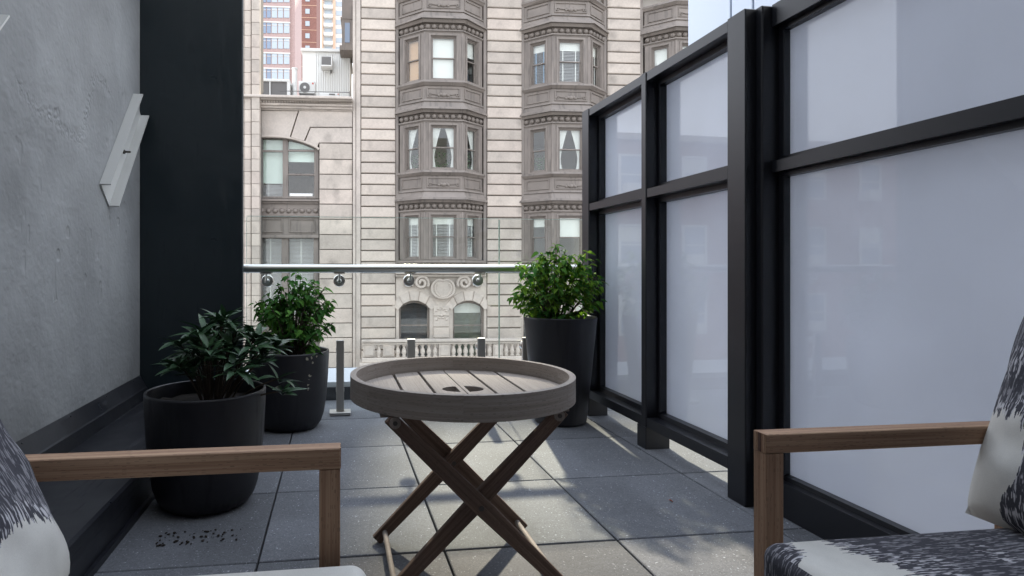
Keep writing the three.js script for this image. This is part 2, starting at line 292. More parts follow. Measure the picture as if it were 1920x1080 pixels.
// ---------------------------------------------------------------- glass balustrade with steel handrail
{
  const g = thing('glass_balustrade', 'clear glass balustrade with round steel handrail along the terrace edge', 'balustrade');
  const zr = -3.95, zg = -4.03, xs = [-0.442, 0.022, 0.486, 0.958, 1.42];
  const hr = mesh('handrail', tube(new THREE.Vector3(-0.59, 0.945, zr), new THREE.Vector3(1.75, 0.945, zr), 0.0275, 28), M.steel, g);
  mesh('collar', tube(new THREE.Vector3(-0.565, 0.945, zr), new THREE.Vector3(-0.548, 0.945, zr), 0.0295, 28), M.steel, hr);
  for (const [x0, x1] of [[-0.575, 1.108], [1.116, 2.4]]) { const gp = mesh('glass_panel', box(x1 - x0, 1.30, 0.012, (x0 + x1) / 2, 0.635, zg), M.clear, g); mesh('edge', merge([box(x1 - x0, 0.003, 0.012, (x0 + x1) / 2, 1.2868, zg), box(0.002, 1.29, 0.012, x0 - 0.0012, 0.635, zg), box(0.002, 1.29, 0.012, x1 + 0.0012, 0.635, zg)]), M.glassEdge, gp); }
  for (const x of xs) {
    const b = sub('bracket', g, [x, 0.945, zr]);
    mesh('saddle', bev(0.07, 0.006, 0.035, 0.001, 0, -0.031, 0), M.steel, b);
    mesh('arm', merge([tube(new THREE.Vector3(0, -0.03, 0), new THREE.Vector3(0, -0.082, 0.0), 0.0075), tube(new THREE.Vector3(0, -0.080, 0.004), new THREE.Vector3(0, -0.080, -0.075), 0.0085)]), M.steel, b);
    const disc = new THREE.CylinderGeometry(0.036, 0.040, 0.012, 28); disc.rotateX(Math.PI / 2); disc.translate(0, -0.080, -0.064); mesh('disc', disc, M.steel, b);
    const hub = new THREE.SphereGeometry(0.017, 14, 10); hub.translate(0, -0.080, -0.054); mesh('hub', hub, M.steel, b);
  }
  for (const x of [0.027, 0.492, 0.965, 1.275, 1.75]) {
    const p = sub('clamp_post', g, [x, 0, zr + 0.005]);
    mesh('upright', bev(0.05, 0.46, 0.028, 0.002, 0, 0.25, 0), M.brushed, p);
    mesh('base_plate', bev(0.135, 0.022, 0.10, 0.003, 0, 0.011, 0), M.brushed, p);
    for (const y of [0.15, 0.42]) { const c = new THREE.CylinderGeometry(0.028, 0.028, 0.05, 18); c.rotateX(Math.PI / 2); c.translate(0, y, -0.045); mesh('clamp_disc', c, M.steel, p); }
  }
}

// ---------------------------------------------------------------- planters and shrubs
function lathe(pts, seg = 40) { return strip(new THREE.LatheGeometry(pts.map(p => new THREE.Vector2(...p)), seg)); }
function planter(label, x, d, pts, soilY, soilR, s = 1) {
  const o = thing('planter', label, 'planter', undefined, [x, 0, -d]);
  mesh('shell', lathe(pts), M.pot, o);
  const soil = new THREE.CircleGeometry(soilR, 28); soil.rotateX(-Math.PI / 2); const p = soil.attributes.position; for (let i = 0; i < p.count; i++) p.setY(i, soilY + rr(-0.006, 0.008));
  soil.computeVertexNormals(); mesh('soil', strip(soil), M.soil, o);
  return o;
}
const bowl = [[0.001, 0.004], [0.145, 0.0], [0.168, 0.010], [0.188, 0.036], [0.203, 0.08], [0.216, 0.16], [0.226, 0.27], [0.232, 0.38], [0.2345, 0.448], [0.233, 0.456], [0.226, 0.457], [0.222, 0.452], [0.219, 0.38], [0.210, 0.20]];
const tall = [[0.001, 0.004], [0.146, 0.0], [0.156, 0.008], [0.160, 0.02], [0.188, 0.30], [0.221, 0.632], [0.223, 0.645], [0.221, 0.650], [0.214, 0.650], [0.210, 0.642], [0.200, 0.55]];
planter('wide dark rounded planter with long lance-leaved shrub, beside the metal kerb', -0.520, 2.535, bowl, 0.40, 0.219);
{
  const o = planter('wide dark rounded planter with small-leaved shrub, below the steel handrail', -0.275, 3.685, bowl, 0.41, 0.219), a = [];
  for (const [az, y, r] of [[0.50, 0.43, 0.009], [0.62, 0.435, 0.007], [0.66, 0.405, 0.008], [0.60, 0.34, 0.012], [0.57, 0.315, 0.008], [0.56, 0.29, 0.013], [0.585, 0.27, 0.010], [0.55, 0.255, 0.006], [0.78, 0.44, 0.006]]) { const R0 = 0.2165 + (y - 0.16) * 0.062, g = new THREE.CircleGeometry(r, 9), p = g.attributes.position; for (let i = 1; i < p.count; i++) { const k = rr(0.5, 1.15); p.setXY(i, p.getX(i) * k, p.getY(i) * k * 1.3); } g.rotateY(az); g.translate(Math.sin(az) * (R0 + 0.0015), y, Math.cos(az) * (R0 + 0.0015)); a.push(strip(g)); }
  mesh('lime_marks', a, std([0.30, 0.28, 0.22], { roughness: 0.95, side: THREE.DoubleSide }), o);
}
planter('tall tapered dark planter standing beside the frosted partition', 1.375, 3.58, tall, 0.605, 0.204);

function leafGeo(len, wid, droop, fold, nseg = 4, tipPow = 1) {           // pointed leaf along +z, folded on its midrib and drooping
  const pos = [], idx = []; 
  for (let i = 0; i <= nseg; i++) { const t = i / nseg, w = wid * Math.pow(Math.sin(Math.PI * Math.pow(t, tipPow)), 0.85) * 0.5 + (i === 0 ? 0.0008 : 0), y = -droop * t * t * len, z = t * len; pos.push(-w, y + fold * w, z, 0, y, z, w, y + fold * w, z); }
  for (let i = 0; i < nseg; i++) { const a = i * 3; idx.push(a, a + 3, a + 1, a + 1, a + 3, a + 4, a + 1, a + 4, a + 2, a + 2, a + 4, a + 5); }
  const g = new THREE.BufferGeometry(); g.setAttribute('position', new THREE.Float32BufferAttribute(pos, 3)); g.setIndex(idx); g.computeVertexNormals();
  const uv = []; for (let i = 0; i < pos.length / 3; i++) uv.push(pos[i * 3], pos[i * 3 + 2]); g.setAttribute('uv', new THREE.Float32BufferAttribute(uv, 2)); return g;
}
function orient(m, p, dir, roll) {
  const z = dir.clone().normalize(), up = new THREE.Vector3(0, 1, 0); let x = new THREE.Vector3().crossVectors(up, z); if (x.lengthSq() < 1e-4) x.set(1, 0, 0); x.normalize(); const y = new THREE.Vector3().crossVectors(z, x);
  const mt = new THREE.Matrix4().makeBasis(x, y, z); m.multiplyMatrices(new THREE.Matrix4().setPosition(p), mt).multiply(new THREE.Matrix4().makeRotationZ(roll)); return m;
}
// shrub of whorled lance-shaped leaves
{
  const o = thing('lance_leaf_shrub', 'glossy dark shrub with long lance-shaped leaves in rounded planter', 'shrub', undefined, [-0.50, 0.40, -2.535]);
  const geos = [0, 1, 2, 3, 4].map(i => leafGeo(0.085 + 0.008 * i, 0.026 + 0.002 * (i % 3), 0.12 + 0.09 * i, 0.35, 5, 0.85));
  const stems = []; let count = 0; const mt = new THREE.Matrix4();
  const tips = [];
  for (let i = 0; i < 42; i++) { const a = rnd() * 6.283, q = Math.sqrt(rnd()), x = Math.cos(a) * 0.205 * q, z = Math.sin(a) * 0.20 * q, y = 0.085 + (0.27 - 0.50 * q * q * 0.30) * Math.pow(rnd(), 0.55); tips.push(new THREE.Vector3(x * 0.85 + 0.045, y, z)); }
  for (const t of [[0.10, 0.29, 0.02], [-0.02, 0.30, 0.05], [0.17, 0.27, 0.0], [0.27, 0.10, 0.05], [0.25, 0.22, -0.05], [0.29, 0.06, 0.10], [-0.11, 0.25, 0.05], [-0.10, 0.17, 0.10], [-0.13, 0.15, -0.02]]) tips.push(new THREE.Vector3(...t));
  for (const tp of tips) {
    const base = new THREE.Vector3(tp.x * 0.25, -0.02, tp.z * 0.25), mid = new THREE.Vector3(tp.x * 0.55, tp.y * 0.62, tp.z * 0.55);
    stems.push(strip(new THREE.TubeGeometry(new THREE.QuadraticBezierCurve3(base, mid, tp), 6, 0.0035, 5)));
    const n = 6 + Math.floor(rnd() * 3), a0 = rnd() * 6.28, out = new THREE.Vector3(tp.x, 0.10, tp.z).normalize();
    for (let k = 0; k < n; k++) {
      const a = a0 + k * 2.4, el = rr(0.0, 0.85) - 0.2 * (k < 3 ? 1 : 0), dir = new THREE.Vector3(Math.cos(a) * Math.cos(el), Math.sin(el), Math.sin(a) * Math.cos(el)).addScaledVector(out, 0.45);
      const pp = tp.clone().add(new THREE.Vector3(0, -0.012 * (k / n) * 2, 0)); orient(mt, pp, dir, rr(-0.4, 0.4));
      if (count++ < 300) { const l = mesh('leaf', geos[Math.floor(rnd() * 5)], rnd() < 0.6 ? M.leafDark : M.leafDark2, o); l.applyMatrix4(mt); }
      else { (o.userData.extra = o.userData.extra || []).push(strip(geos[Math.floor(rnd() * 5)].clone()).applyMatrix4(mt)); }
    }
  }
  if (o.userData.extra) { const f = mesh('foliage', merge(o.userData.extra), M.leafDark, o); f.userData.kind = 'stuff'; delete o.userData.extra; }
  mesh('stems', stems, M.stem, o);
}
// small-leaved bushes: leaves strung along arching twigs
function bush(label, pos, rx, rz, h, mats, nTwig, skew = 0) {
  const o = thing('leafy_shrub', label, 'shrub', undefined, pos);
  const geos = [0, 1, 2, 3].map(i => leafGeo(0.036 + 0.005 * i, 0.021 + 0.003 * i, 0.3 + 0.15 * i, 0.3, 4, 0.75)), mt = new THREE.Matrix4(), stems = [], rest = mats.map(() => []), list = [];
  for (let i = 0; i < nTwig; i++) {
    const a = rnd() * 6.283, q = Math.pow(rnd(), 0.55), cy = Math.pow(rnd(), 0.7);
    const lump = 0.84 + 0.3 * vn(Math.cos(a) * 2 + 5, Math.sin(a) * 2 + 5 + cy * 3, 64, 64);
    const r = Math.sqrt(Math.max(0, 1 - Math.pow(Math.abs(cy - 0.42) / 0.62, 2.2))) * lump;
    const tp = new THREE.Vector3(Math.cos(a) * rx * q * r + skew * cy, 0.02 + h * cy * (0.86 + 0.2 * rnd()), Math.sin(a) * rz * q * r);
    const base = new THREE.Vector3(tp.x * 0.2, -0.02, tp.z * 0.2), mid = new THREE.Vector3(tp.x * 0.5, Math.max(tp.y * 0.75, 0.05), tp.z * 0.5);
    const cv = new THREE.QuadraticBezierCurve3(base, mid, tp); stems.push(strip(new THREE.TubeGeometry(cv, 5, 0.0022, 4)));
    const n = 9 + Math.floor(rnd() * 5);
    for (let k = 0; k < n; k++) {
      const t = 1 - 0.42 * k / n, p = cv.getPoint(t), aa = rnd() * 6.28, el = rr(-0.5, 0.5), dir = new THREE.Vector3(Math.cos(aa) * Math.cos(el), Math.sin(el), Math.sin(aa) * Math.cos(el)).addScaledVector(new THREE.Vector3(tp.x, 0, tp.z).normalize(), 0.5);
      p.add(new THREE.Vector3(rr(-0.012, 0.012), rr(-0.012, 0.012), rr(-0.012, 0.012)));
      list.push([p, dir, rr(-0.6, 0.6), Math.floor(rnd() * 4), Math.floor(Math.pow(rnd(), 1.3) * mats.length)]);
    }
  }
  list.sort((a, b) => b[0].z + b[0].y * 0.5 - a[0].z - a[0].y * 0.5);
  list.forEach(([p, dir, roll, gi, mi], i) => { orient(mt, p, dir, roll); if (i < 300) mesh('leaf', geos[gi], mats[mi], o).applyMatrix4(mt); else rest[mi].push(strip(geos[gi].clone()).applyMatrix4(mt)); });
  rest.forEach((r, i) => { if (r.length) mesh('foliage', merge(r), mats[i], o).userData.kind = 'stuff'; });
  mesh('stems', stems, M.stem, o); return o;
}
bush('rounded green small-leaved shrub in planter below the steel handrail', [-0.262, 0.42, -3.685], 0.27, 0.25, 0.47, [M.leafMid, M.leafMid2], 120, 0.03);
bush('bright green bushy shrub in the tall tapered planter', [1.345, 0.61, -3.58], 0.325, 0.27, 0.44, [M.leafLight, M.leafMid2, M.leafMid], 135, 0);
// spilt soil and a dry leaf on the pavers
{
  const cr = []; for (let i = 0; i < 60; i++) { const g = new THREE.IcosahedronGeometry(rr(0.0012, 0.0055) * (i < 8 ? 1.5 : 1), 0); g.scale(rr(0.8, 1.8), 0.6, 1); g.rotateY(rnd() * 6); const a = rr(-0.5, 1.0); g.translate(-0.49 + rr(-0.13, 0.15), 0.002, -(2.255 - Math.abs(rr(-0.11, 0.11)) + 0.0 * a)); cr.push(strip(g)); }
  const s = mesh('spilt_soil', cr, M.soil); s.userData.kind = 'stuff'; tag(s, 'dark crumbs of spilt soil on pavers before the lance-leaved shrub planter', 'soil');
  const l = mesh('dry_leaf', leafGeo(0.022, 0.013, 0.5, 0.6), std([0.30, 0.07, 0.03], { side: THREE.DoubleSide })); l.position.set(1.335, 0.006, -2.285); l.rotation.y = 1.1; tag(l, 'small curled red dry leaf lying on a paver', 'leaf');
}

// ---------------------------------------------------------------- folding tray table
{
  const t = thing('tray_table', 'round weathered teak tray table on folding crossed legs', 'table', undefined, [0.405, 0, -1.925]);
  const R = 0.360, th = 0.019, y0 = 0.533, y1 = 0.605, tray = sub('tray', t);
  // rim: eight bent boards with finger joints
  const cuts = [0.10, 0.62, 1.46, 2.18, 2.62, 3.64, 4.52, 5.54];
  const arc = (a0, a1, ya, yb) => { const s = new THREE.Shape(); s.absarc(0, 0, R, a0, a1, false); s.absarc(0, 0, R - th, a1, a0, true); s.closePath(); const g = new THREE.ExtrudeGeometry(s, { depth: yb - ya - 0.0012, bevelEnabled: true, bevelThickness: 0.0006, bevelSize: 0.002, bevelOffset: -0.002, bevelSegments: 1, curveSegments: 14 }); g.rotateX(-Math.PI / 2); g.translate(0, ya + 0.0006, 0);
    const q = strip(g), p = q.attributes.position, uv = q.attributes.uv; for (let i = 0; i < p.count; i++) uv.setXY(i, Math.atan2(p.getZ(i), p.getX(i)) * R + a0 * 3, p.getY(i) + Math.hypot(p.getX(i), p.getZ(i)) + a1); return q; };
  cuts.forEach((a, i) => {
    const b = i + 1 < cuts.length ? cuts[i + 1] : cuts[0] + 6.28319, nf = 5, dh = (y1 - y0) / nf, gp = 0.0004, fg = i % 2 ? 0.034 : 0.0, fgN = (i + 1) % cuts.length % 2 ? 0.034 : 0.0, parts = [];
    for (let k = 0; k < nf; k++) parts.push(arc(a + gp + (k % 2 ? fg : 0), b - gp + (k % 2 ? fgN : 0), y0 + k * dh, y0 + (k + 1) * dh + 0.0011));
    mesh('rim_board', parts, M.greyTeak, tray);
  });
  // floor boards with open slots and two finger holes
  const Ri = R - th - 0.0015, yb = 0.556, bounds = [-Ri, -0.196, -0.098, 0, 0.091, 0.187, Ri];
  for (let i = 0; i < 6; i++) {
    const g0 = i === 0 ? 0 : (i === 3 ? 0.0012 : 0.0045), g1 = i === 5 ? 0 : (i === 2 ? 0.0012 : 0.0045), xa = bounds[i] + g0, xb = bounds[i + 1] - g1, pts = [], n = 14, lim = x => Math.sqrt(Math.max(0, Ri * Ri - x * x));
    for (let k = 0; k <= n; k++) { const x = xa + (xb - xa) * k / n; pts.push([x, lim(x)]); } for (let k = n; k >= 0; k--) { const x = xa + (xb - xa) * k / n; pts.push([x, -lim(x)]); }
    const holes = []; if (i === 2 || i === 3) { const s = i === 2 ? -1 : 1, h = []; for (let k = 0; k <= 14; k++) { const a = -Math.PI / 2 + Math.PI * k / 14; h.push([s * (0.014 + 0.054 * Math.cos(a)), -0.020 + 0.046 * Math.sin(a)]); } holes.push(h); }
    const g = poly(pts.filter((p, k, q) => !k || Math.hypot(p[0] - q[k - 1][0], p[1] - q[k - 1][1]) > 1e-5), 0.016, 0, 0.0015, holes); 
    const p = g.attributes.position, uv = g.attributes.uv, ox = rnd() * 2; for (let k = 0; k < p.count; k++) uv.setXY(k, p.getY(k) + ox, p.getX(k) + p.getZ(k) + ox * 1.7);
    g.rotateX(-Math.PI / 2); g.translate(0, yb - 0.016, 0); mesh('floor_board', g, M.greyTeak, tray);
  }
  for (const z of [-0.20, 0.20]) mesh('batten', bev(0.56, 0.018, 0.035, 0.002, 0, 0.5295, z), M.greyTeak, tray);
  // legs: two crossed pairs
  const leg = (xa, ya, xb, yb2, z, w) => {
    const L = Math.hypot(xb - xa, yb2 - ya), a = Math.atan2(yb2 - ya, xb - xa), s = new THREE.Shape(); s.moveTo(-0.02, -w * 0.42); s.lineTo(L * 0.5, -w * 0.62); s.lineTo(L + 0.012, -w * 0.42); s.lineTo(L + 0.012, w * 0.42); s.lineTo(L * 0.5, w * 0.62); s.lineTo(-0.02, w * 0.42); s.closePath();
    const g = new THREE.ExtrudeGeometry(s, { depth: 0.016, bevelEnabled: true, bevelThickness: 0.002, bevelSize: 0.002, bevelSegments: 1 }); const q = uvm(g, 0, rr(0, 3), rr(0, 3)); q.rotateZ(a); q.translate(xa, ya, z - 0.008); return q;
  };
  for (const [z, s] of [[0.235, 1], [-0.165, -1]]) {
    for (const k of [1, -1]) {
      const zz = z + (k > 0 ? s * 0.011 : -s * 0.011);
      const l = mesh('leg', leg(-k * 0.242, 0.512, k * 0.256, 0.018, zz, 0.038), M.legTeak, t);
      const kn = new THREE.CylinderGeometry(0.016, 0.016, 0.030, 18); kn.rotateX(Math.PI / 2); kn.translate(-k * 0.242, 0.514, zz); mesh('hinge', strip(kn), M.greyTeak, l);
      const b = new THREE.CylinderGeometry(0.0065, 0.0065, 0.036, 12); b.rotateX(Math.PI / 2); b.translate(-k * 0.242, 0.514, zz); mesh('bolt', strip(b), M.bolt, l);
    }
    const b = new THREE.CylinderGeometry(0.008, 0.008, 0.046, 14); b.rotateX(Math.PI / 2); b.translate(0.004, 0.263, z); mesh('pivot_bolt', strip(b), M.bolt, t);
  }
  for (const x of [-0.238, 0.238]) mesh('rod', tube(new THREE.Vector3(x, 0.036, 0.235), new THREE.Vector3(x, 0.036, -0.165), 0.009, 12), M.greyTeak, t);
}

// ---------------------------------------------------------------- armchairs and their cushions
function cushionGeo(w, h, d, ear, uo, vo, us = 1.0) {      // puffed pillow lying in x, z with thickness y; ear pulls the corners out
  const N = 36, g = new THREE.BufferGeometry(), pos = [], uv = [], idx = [];
  for (const s of [1, -1]) for (let i = 0; i <= N; i++) for (let j = 0; j <= N; j++) {
    const a = -1 + 2 * i / N, b = -1 + 2 * j / N, e = Math.pow(Math.max(0, (1 - Math.pow(Math.abs(a), ear.p)) * (1 - Math.pow(Math.abs(b), ear.p))), ear.q);
    const pinch = 1 - ear.k * ((1 - a * a) * b * b + (1 - b * b) * a * a), wr = 0.5 * (vn(a * 5 + 20, b * 5 + 40, 99, 99) - 0.5) * h * ear.w + (vn(a * 2.5 + 7, b * 16 + 9, 99, 99) - 0.5) * h * ear.w * Math.pow(Math.abs(b), 3) ;
    pos.push(a * w / 2 * (1 - ear.k * (1 - b * b) * 0), s * (h / 2) * e + wr * e, b * d / 2 * pinch); uv.push((a * w / 2 + uo) * us, (b * d / 2 + vo + (s > 0 ? 0 : 0.37)) * us);
  }
  const o = (N + 1) * (N + 1);
  for (let i = 0; i < N; i++) for (let j = 0; j < N; j++) { const k = i * (N + 1) + j; idx.push(k, k + 1, k + N + 1, k + 1, k + N + 2, k + N + 1, o + k, o + k + N + 1, o + k + 1, o + k + 1, o + k + N + 1, o + k + N + 2); }
  g.setAttribute('position', new THREE.Float32BufferAttribute(pos, 3)); g.setAttribute('uv', new THREE.Float32BufferAttribute(uv, 2)); g.setIndex(idx); g.computeVertexNormals(); return g;
}
function armchair(side, xf, dz, label) {       // side +1: faces left, seat runs to +x from its front edge xf; dz: depth of the far arm's front face
  const c = thing('armchair', label, 'armchair', 'low teak armchairs facing the tray table', [xf, 0, -dz]);
  const s = side, S = 0.0415, top = 0.585, Wd = 0.70, L = 0.66;
  for (const zz of [-S / 2, Wd - S / 2]) {       // far and near side frames
    const A = (w, h, d, x, y, al) => bev(w, h, d, 0.002, s * x, y, zz, al);
    mesh('arm', A(L, S, S, L / 2, top - S / 2, 0), M.teak, c);
    mesh('front_leg', A(S, top - S, S, S / 2 + 0.0005, (top - S) / 2 - 0.0008, 1), M.teak, c);
    mesh('rear_leg', A(S, top - S, S, L - S / 2, (top - S) / 2 - 0.0008, 1), M.teak, c);
    for (const k of [-1, 0, 1]) mesh('joint_finger', box(0.0012, S - 0.001, 0.0085, -s * 0.0004, top - S / 2, zz + k * 0.0125), k ? M.teak : M.plug, c);
    mesh('side_rail', A(L - 2 * S, 0.05, 0.022, L / 2, 0.215, 0), M.teak, c);
  }
  for (const x of [0.03, L - 0.05]) mesh('cross_rail', bev(0.022, 0.05, Wd - S, 0.002, s * x, 0.215, Wd / 2 - S / 2, 2), M.teak, c);
  for (let i = 0; i < 6; i++) mesh('seat_slat', bev(0.06, 0.014, Wd - S - 0.01, 0.002, s * (0.09 + i * 0.095), 0.247, Wd / 2 - S / 2, 2), M.teak, c);
  const br = sub('backrest', c, [s * (L - 0.02), 0.25, Wd / 2 - S / 2]); br.rotation.z = -s * 0.40;
  for (const z of [-1, 1]) mesh('stile', bev(0.03, 0.50, 0.03, 0.002, s * 0.02, 0.25, z * 0.27, 1), M.teak, br);
  for (let i = 0; i < 4; i++) mesh('back_slat', bev(0.014, 0.055, 0.52, 0.002, s * 0.02, 0.12 + i * 0.11, 0, 2), M.teak, br);
  return c;
}
armchair(1, 0.919, 1.187, 'low teak armchair with patterned cushions beside the frosted partition');
armchair(-1, 0.009, 1.210, 'low teak armchair with patterned cushions beside the stucco wall and kerb');
function seatCushion(side, x0, d1, label, uo, vo) {
  const g = new RoundedBoxGeometry(0.62, 0.125, 0.60, 6, 0.034), p = g.attributes.position; for (let i = 0; i < p.count; i++) { const a = p.getX(i) / 0.31, b = p.getZ(i) / 0.30; if (p.getY(i) > 0) p.setY(i, p.getY(i) + 0.016 * (1 - a * a) * (1 - b * b) + 0.004 * (vn(a * 4 + 9, b * 4 + 9, 99, 99) - 0.5)); }
  g.computeVertexNormals(); const q = uvm(g, 0, uo, vo);
  const o = mesh('seat_cushion', q, M.ikat); o.position.set(x0 + side * 0.31, 0.255 + 0.0625, -(d1 - 0.30)); return tag(o, label, 'cushion', 'patterned seat cushions');
}
seatCushion(1, 0.868, 1.150, 'black and cream patterned seat cushion on armchair by the frosted partition', 0.68, 0.12);
seatCushion(-1, 0.060, 1.172, 'black and cream patterned seat cushion on armchair by the stucco wall', 0.1, 0.83);
function pillow(side, xb, d1, lean, label, uo, vo) {
  const g = cushionGeo(0.58, 0.19, 0.54, { p: 4, q: 0.5, k: 0.05, w: 0.16 }, uo, vo, 1.0);
  const o = mesh('back_pillow', g, M.ikat); g.rotateZ(0); o.rotation.order = 'ZYX';
  const holder = o; holder.rotation.z = side * (Math.PI / 2 - lean); 
  holder.position.set(xb + side * (0.29 * Math.sin(lean) + 0.06), 0.375 + 0.29 * Math.cos(lean), -(d1 - 0.26)); return tag(o, label, 'pillow', 'patterned back pillows');
}
pillow(1, 1.39, 1.21, 0.36, 'plump black and cream back pillow on armchair by the frosted partition', 0.62, 0.30);
pillow(-1, -0.425, 1.165, 0.50, 'plump black and cream back pillow on armchair by the stucco wall', 0.90, 0.35);
// ---------------------------------------------------------------- the street front opposite, in its own frame: x along the front, z out towards the terrace
const FZ = 23, FA = -0.052;
const fq = new THREE.Quaternion().setFromAxisAngle(new THREE.Vector3(0, 1, 0), FA), fpos = new THREE.Vector3(0, 0, -FZ);
function FP(u, v, zo = 0) {                     // where the sight line through a photo pixel meets the plane z = zo of that frame
  const r = ray(u, v), d = new THREE.Vector3(r[0], r[1], -r[2]).applyQuaternion(fq.clone().invert()), o = new THREE.Vector3(0, CAM.h, 0).sub(fpos).applyQuaternion(fq.clone().invert());
  const t = (zo - o.z) / d.z; return [o.x + d.x * t, o.y + d.y * t];
}
const fx = (u, zo = 0) => FP(u, 400, zo)[0], fy = (v, u = 827, zo = 0) => FP(u, v, zo)[1];
const front = (name, label, cat, group) => { const g = thing(name, label, cat, group, [0, 0, -FZ], FA); return g; };
// a box given by photo pixels of its front face, from depth z0 to z1
function pbox(u0, u1, v0, v1, z0, z1, c = 0) { const um = (u0 + u1) / 2, x0 = fx(u0, z1), x1 = fx(u1, z1), y1 = fy(v0, um, z1), y0 = fy(v1, um, z1); return c ? bev(x1 - x0, y1 - y0, z1 - z0, c, (x0 + x1) / 2, (y0 + y1) / 2, (z0 + z1) / 2) : box(x1 - x0, y1 - y0, z1 - z0, (x0 + x1) / 2, (y0 + y1) / 2, (z0 + z1) / 2); }
const ppoly = (pts, z0, z1, c = 0.012) => poly(pts.map(([u, v]) => FP(u, v, z1)), z1 - z0, z0, c);
const ROOF = fy(-26);
function loft(a, ya, b, yb) {                   // solid between two plan outlines
  const n = a.length, pos = [], f = (p, y) => [p[0], y, p[1]];
  const tri = (p, q, r) => pos.push(...p, ...q, ...r);
  for (let i = 0; i < n; i++) { const j = (i + 1) % n; tri(f(a[i], ya), f(a[j], ya), f(b[j], yb)); tri(f(a[i], ya), f(b[j], yb), f(b[i], yb)); }
  for (let i = 1; i + 1 < n; i++) { tri(f(a[0], ya), f(a[i + 1], ya), f(a[i], ya)); tri(f(b[0], yb), f(b[i], yb), f(b[i + 1], yb)); }
  const g = new THREE.BufferGeometry(); g.setAttribute('position', new THREE.Float32BufferAttribute(pos, 3)); g.computeVertexNormals(); return uvm(g, 0, rr(0, 3), rr(0, 3));
}
const HW = 1.60, HC = 0.70, BD = 0.78;
const plan = out => [[-HW - out, -0.1], [-HW - out, 0.02], [-HC - out * 0.55, BD + out], [HC + out * 0.55, BD + out], [HW + out, 0.02], [HW + out, -0.1]];
const ring = (y0, y1, o0, o1 = o0) => loft(plan(o0), y0, plan(o1), y1);
const rectRing = (w, h, t, z0, z1, c = 0) => poly([[-w / 2, 0], [w / 2, 0], [w / 2, h], [-w / 2, h]], z1 - z0, z0, c, [[[-w / 2 + t, t], [-w / 2 + t, h - t], [w / 2 - t, h - t], [w / 2 - t, t]]]);
function slats(w, y0, y1, z, pitch = 0.05) { const a = []; for (let y = y0 + pitch / 2; y < y1; y += pitch) { const g = new THREE.BoxGeometry(w, 0.003, 0.036); g.rotateX(0.75); g.translate(0, y, z); a.push(strip(g)); } return a; }
function dressing(win, w, h, z, style) {       // what hangs behind the panes
  const [kind, f = 0.2, m] = style;
  if (kind === 'shade' || kind === 'slats' || kind === 'tape') mesh('roller_shade', box(w, h * f, 0.012, 0, h * (1 - f / 2), z), M.blind, win);
  if (kind === 'slats' || kind === 'tape') { mesh('venetian_blind', slats(w, 0.02, h * (1 - f), z, 0.055), m || M.slat, win); for (const s of [-0.28, 0.28]) mesh('blind_tape', box(0.035, h * (1 - f), 0.004, s * w, h * (1 - f) / 2, z + 0.022), kind === 'tape' ? std([0.16, 0.28, 0.42]) : M.blind, win); }
  if (kind === 'curtain') for (const s of f === 2 ? [-1, 1] : [f]) { const pts = []; for (let i = 0; i <= 10; i++) { const t = i / 10; pts.push([s * (-w / 2 + w * (0.12 + (f === 2 ? 0.36 : 0.72) * Math.pow(Math.abs(t - 0.28) * 1.25, 1.3))), h * t]); } pts.push([-s * w / 2, h], [-s * w / 2, 0]); pts.push(pts[0]); const q = [[s * -w / 2, 0], ...pts.slice(0, 11), [s * -w / 2, h]]; const g = poly(s > 0 ? q : q.reverse(), 0.01, z); mesh('curtain', g, M.curtain, win); }
  if (kind === 'wood') mesh('shutter', box(w, h * 0.98, 0.02, 0, h / 2, z), std([0.50, 0.30, 0.16]), win);
  if (kind === 'plant' || style[3] === 'plant') { const a = [], gl = leafGeo(0.09, 0.05, 0.4, 0.3, 3), mt = new THREE.Matrix4(); for (let i = 0; i < 90; i++) { orient(mt, new THREE.Vector3(rr(-0.38, 0.38) * w, rr(0.02, 0.52) * h * (0.6 + 0.4 * rnd()), z - rr(0.02, 0.2)), new THREE.Vector3(rr(-1, 1), rr(-0.4, 1), rr(-0.3, 1)), rr(-1, 1)); a.push(strip(gl.clone()).applyMatrix4(mt)); } mesh('houseplant', a, M.houseplant, win).userData.kind = 'stuff'; }
}
function sashWindow(parent, w, h, pos, ry, faceW, padTop, padBot, style, mat = M.paint) {     // casing filling the bay face, two sashes, panes, dressing
  const win = sub('window', parent, pos, ry), x = faceW / 2;
  mesh('casing', poly([[-x, -padBot], [x, -padBot], [x, h + padTop], [-x, h + padTop]], 0.10, -0.10, 0.004, [[[-w / 2, 0], [-w / 2, h], [w / 2, h], [w / 2, 0]]]), mat, win);
  const outer = rectRing(w + 0.20, h + 0.18, 0.075, 0, 0.03, 0.006); outer.translate(0, -0.09, 0); mesh('architrave', outer, mat, win);
  const inner = rectRing(w, h, 0.035, -0.16, -0.05, 0.004); mesh('frame', inner, mat, win);
  const mid = h * 0.49;
  const up = rectRing(w - 0.06, h - mid - 0.03, 0.04, -0.115, -0.085); up.translate(0, mid, 0); mesh('sash', up, mat, win);
  const lo = rectRing(w - 0.06, mid + 0.01, 0.045, -0.15, -0.12); lo.translate(0, 0.03, 0); mesh('sash', lo, mat, win);
  mesh('pane', box(w - 0.13, h - mid - 0.10, 0.005, 0, mid + (h - mid) / 2 - 0.01, -0.1), M.pane, win); mesh('pane', box(w - 0.13, mid - 0.07, 0.005, 0, mid / 2 + 0.035, -0.135), M.pane, win);
  if (style) dressing(win, w - 0.04, h, -0.20, style);
  return win;
}
const bossGeo = strip(new THREE.SphereGeometry(0.098, 8, 6));
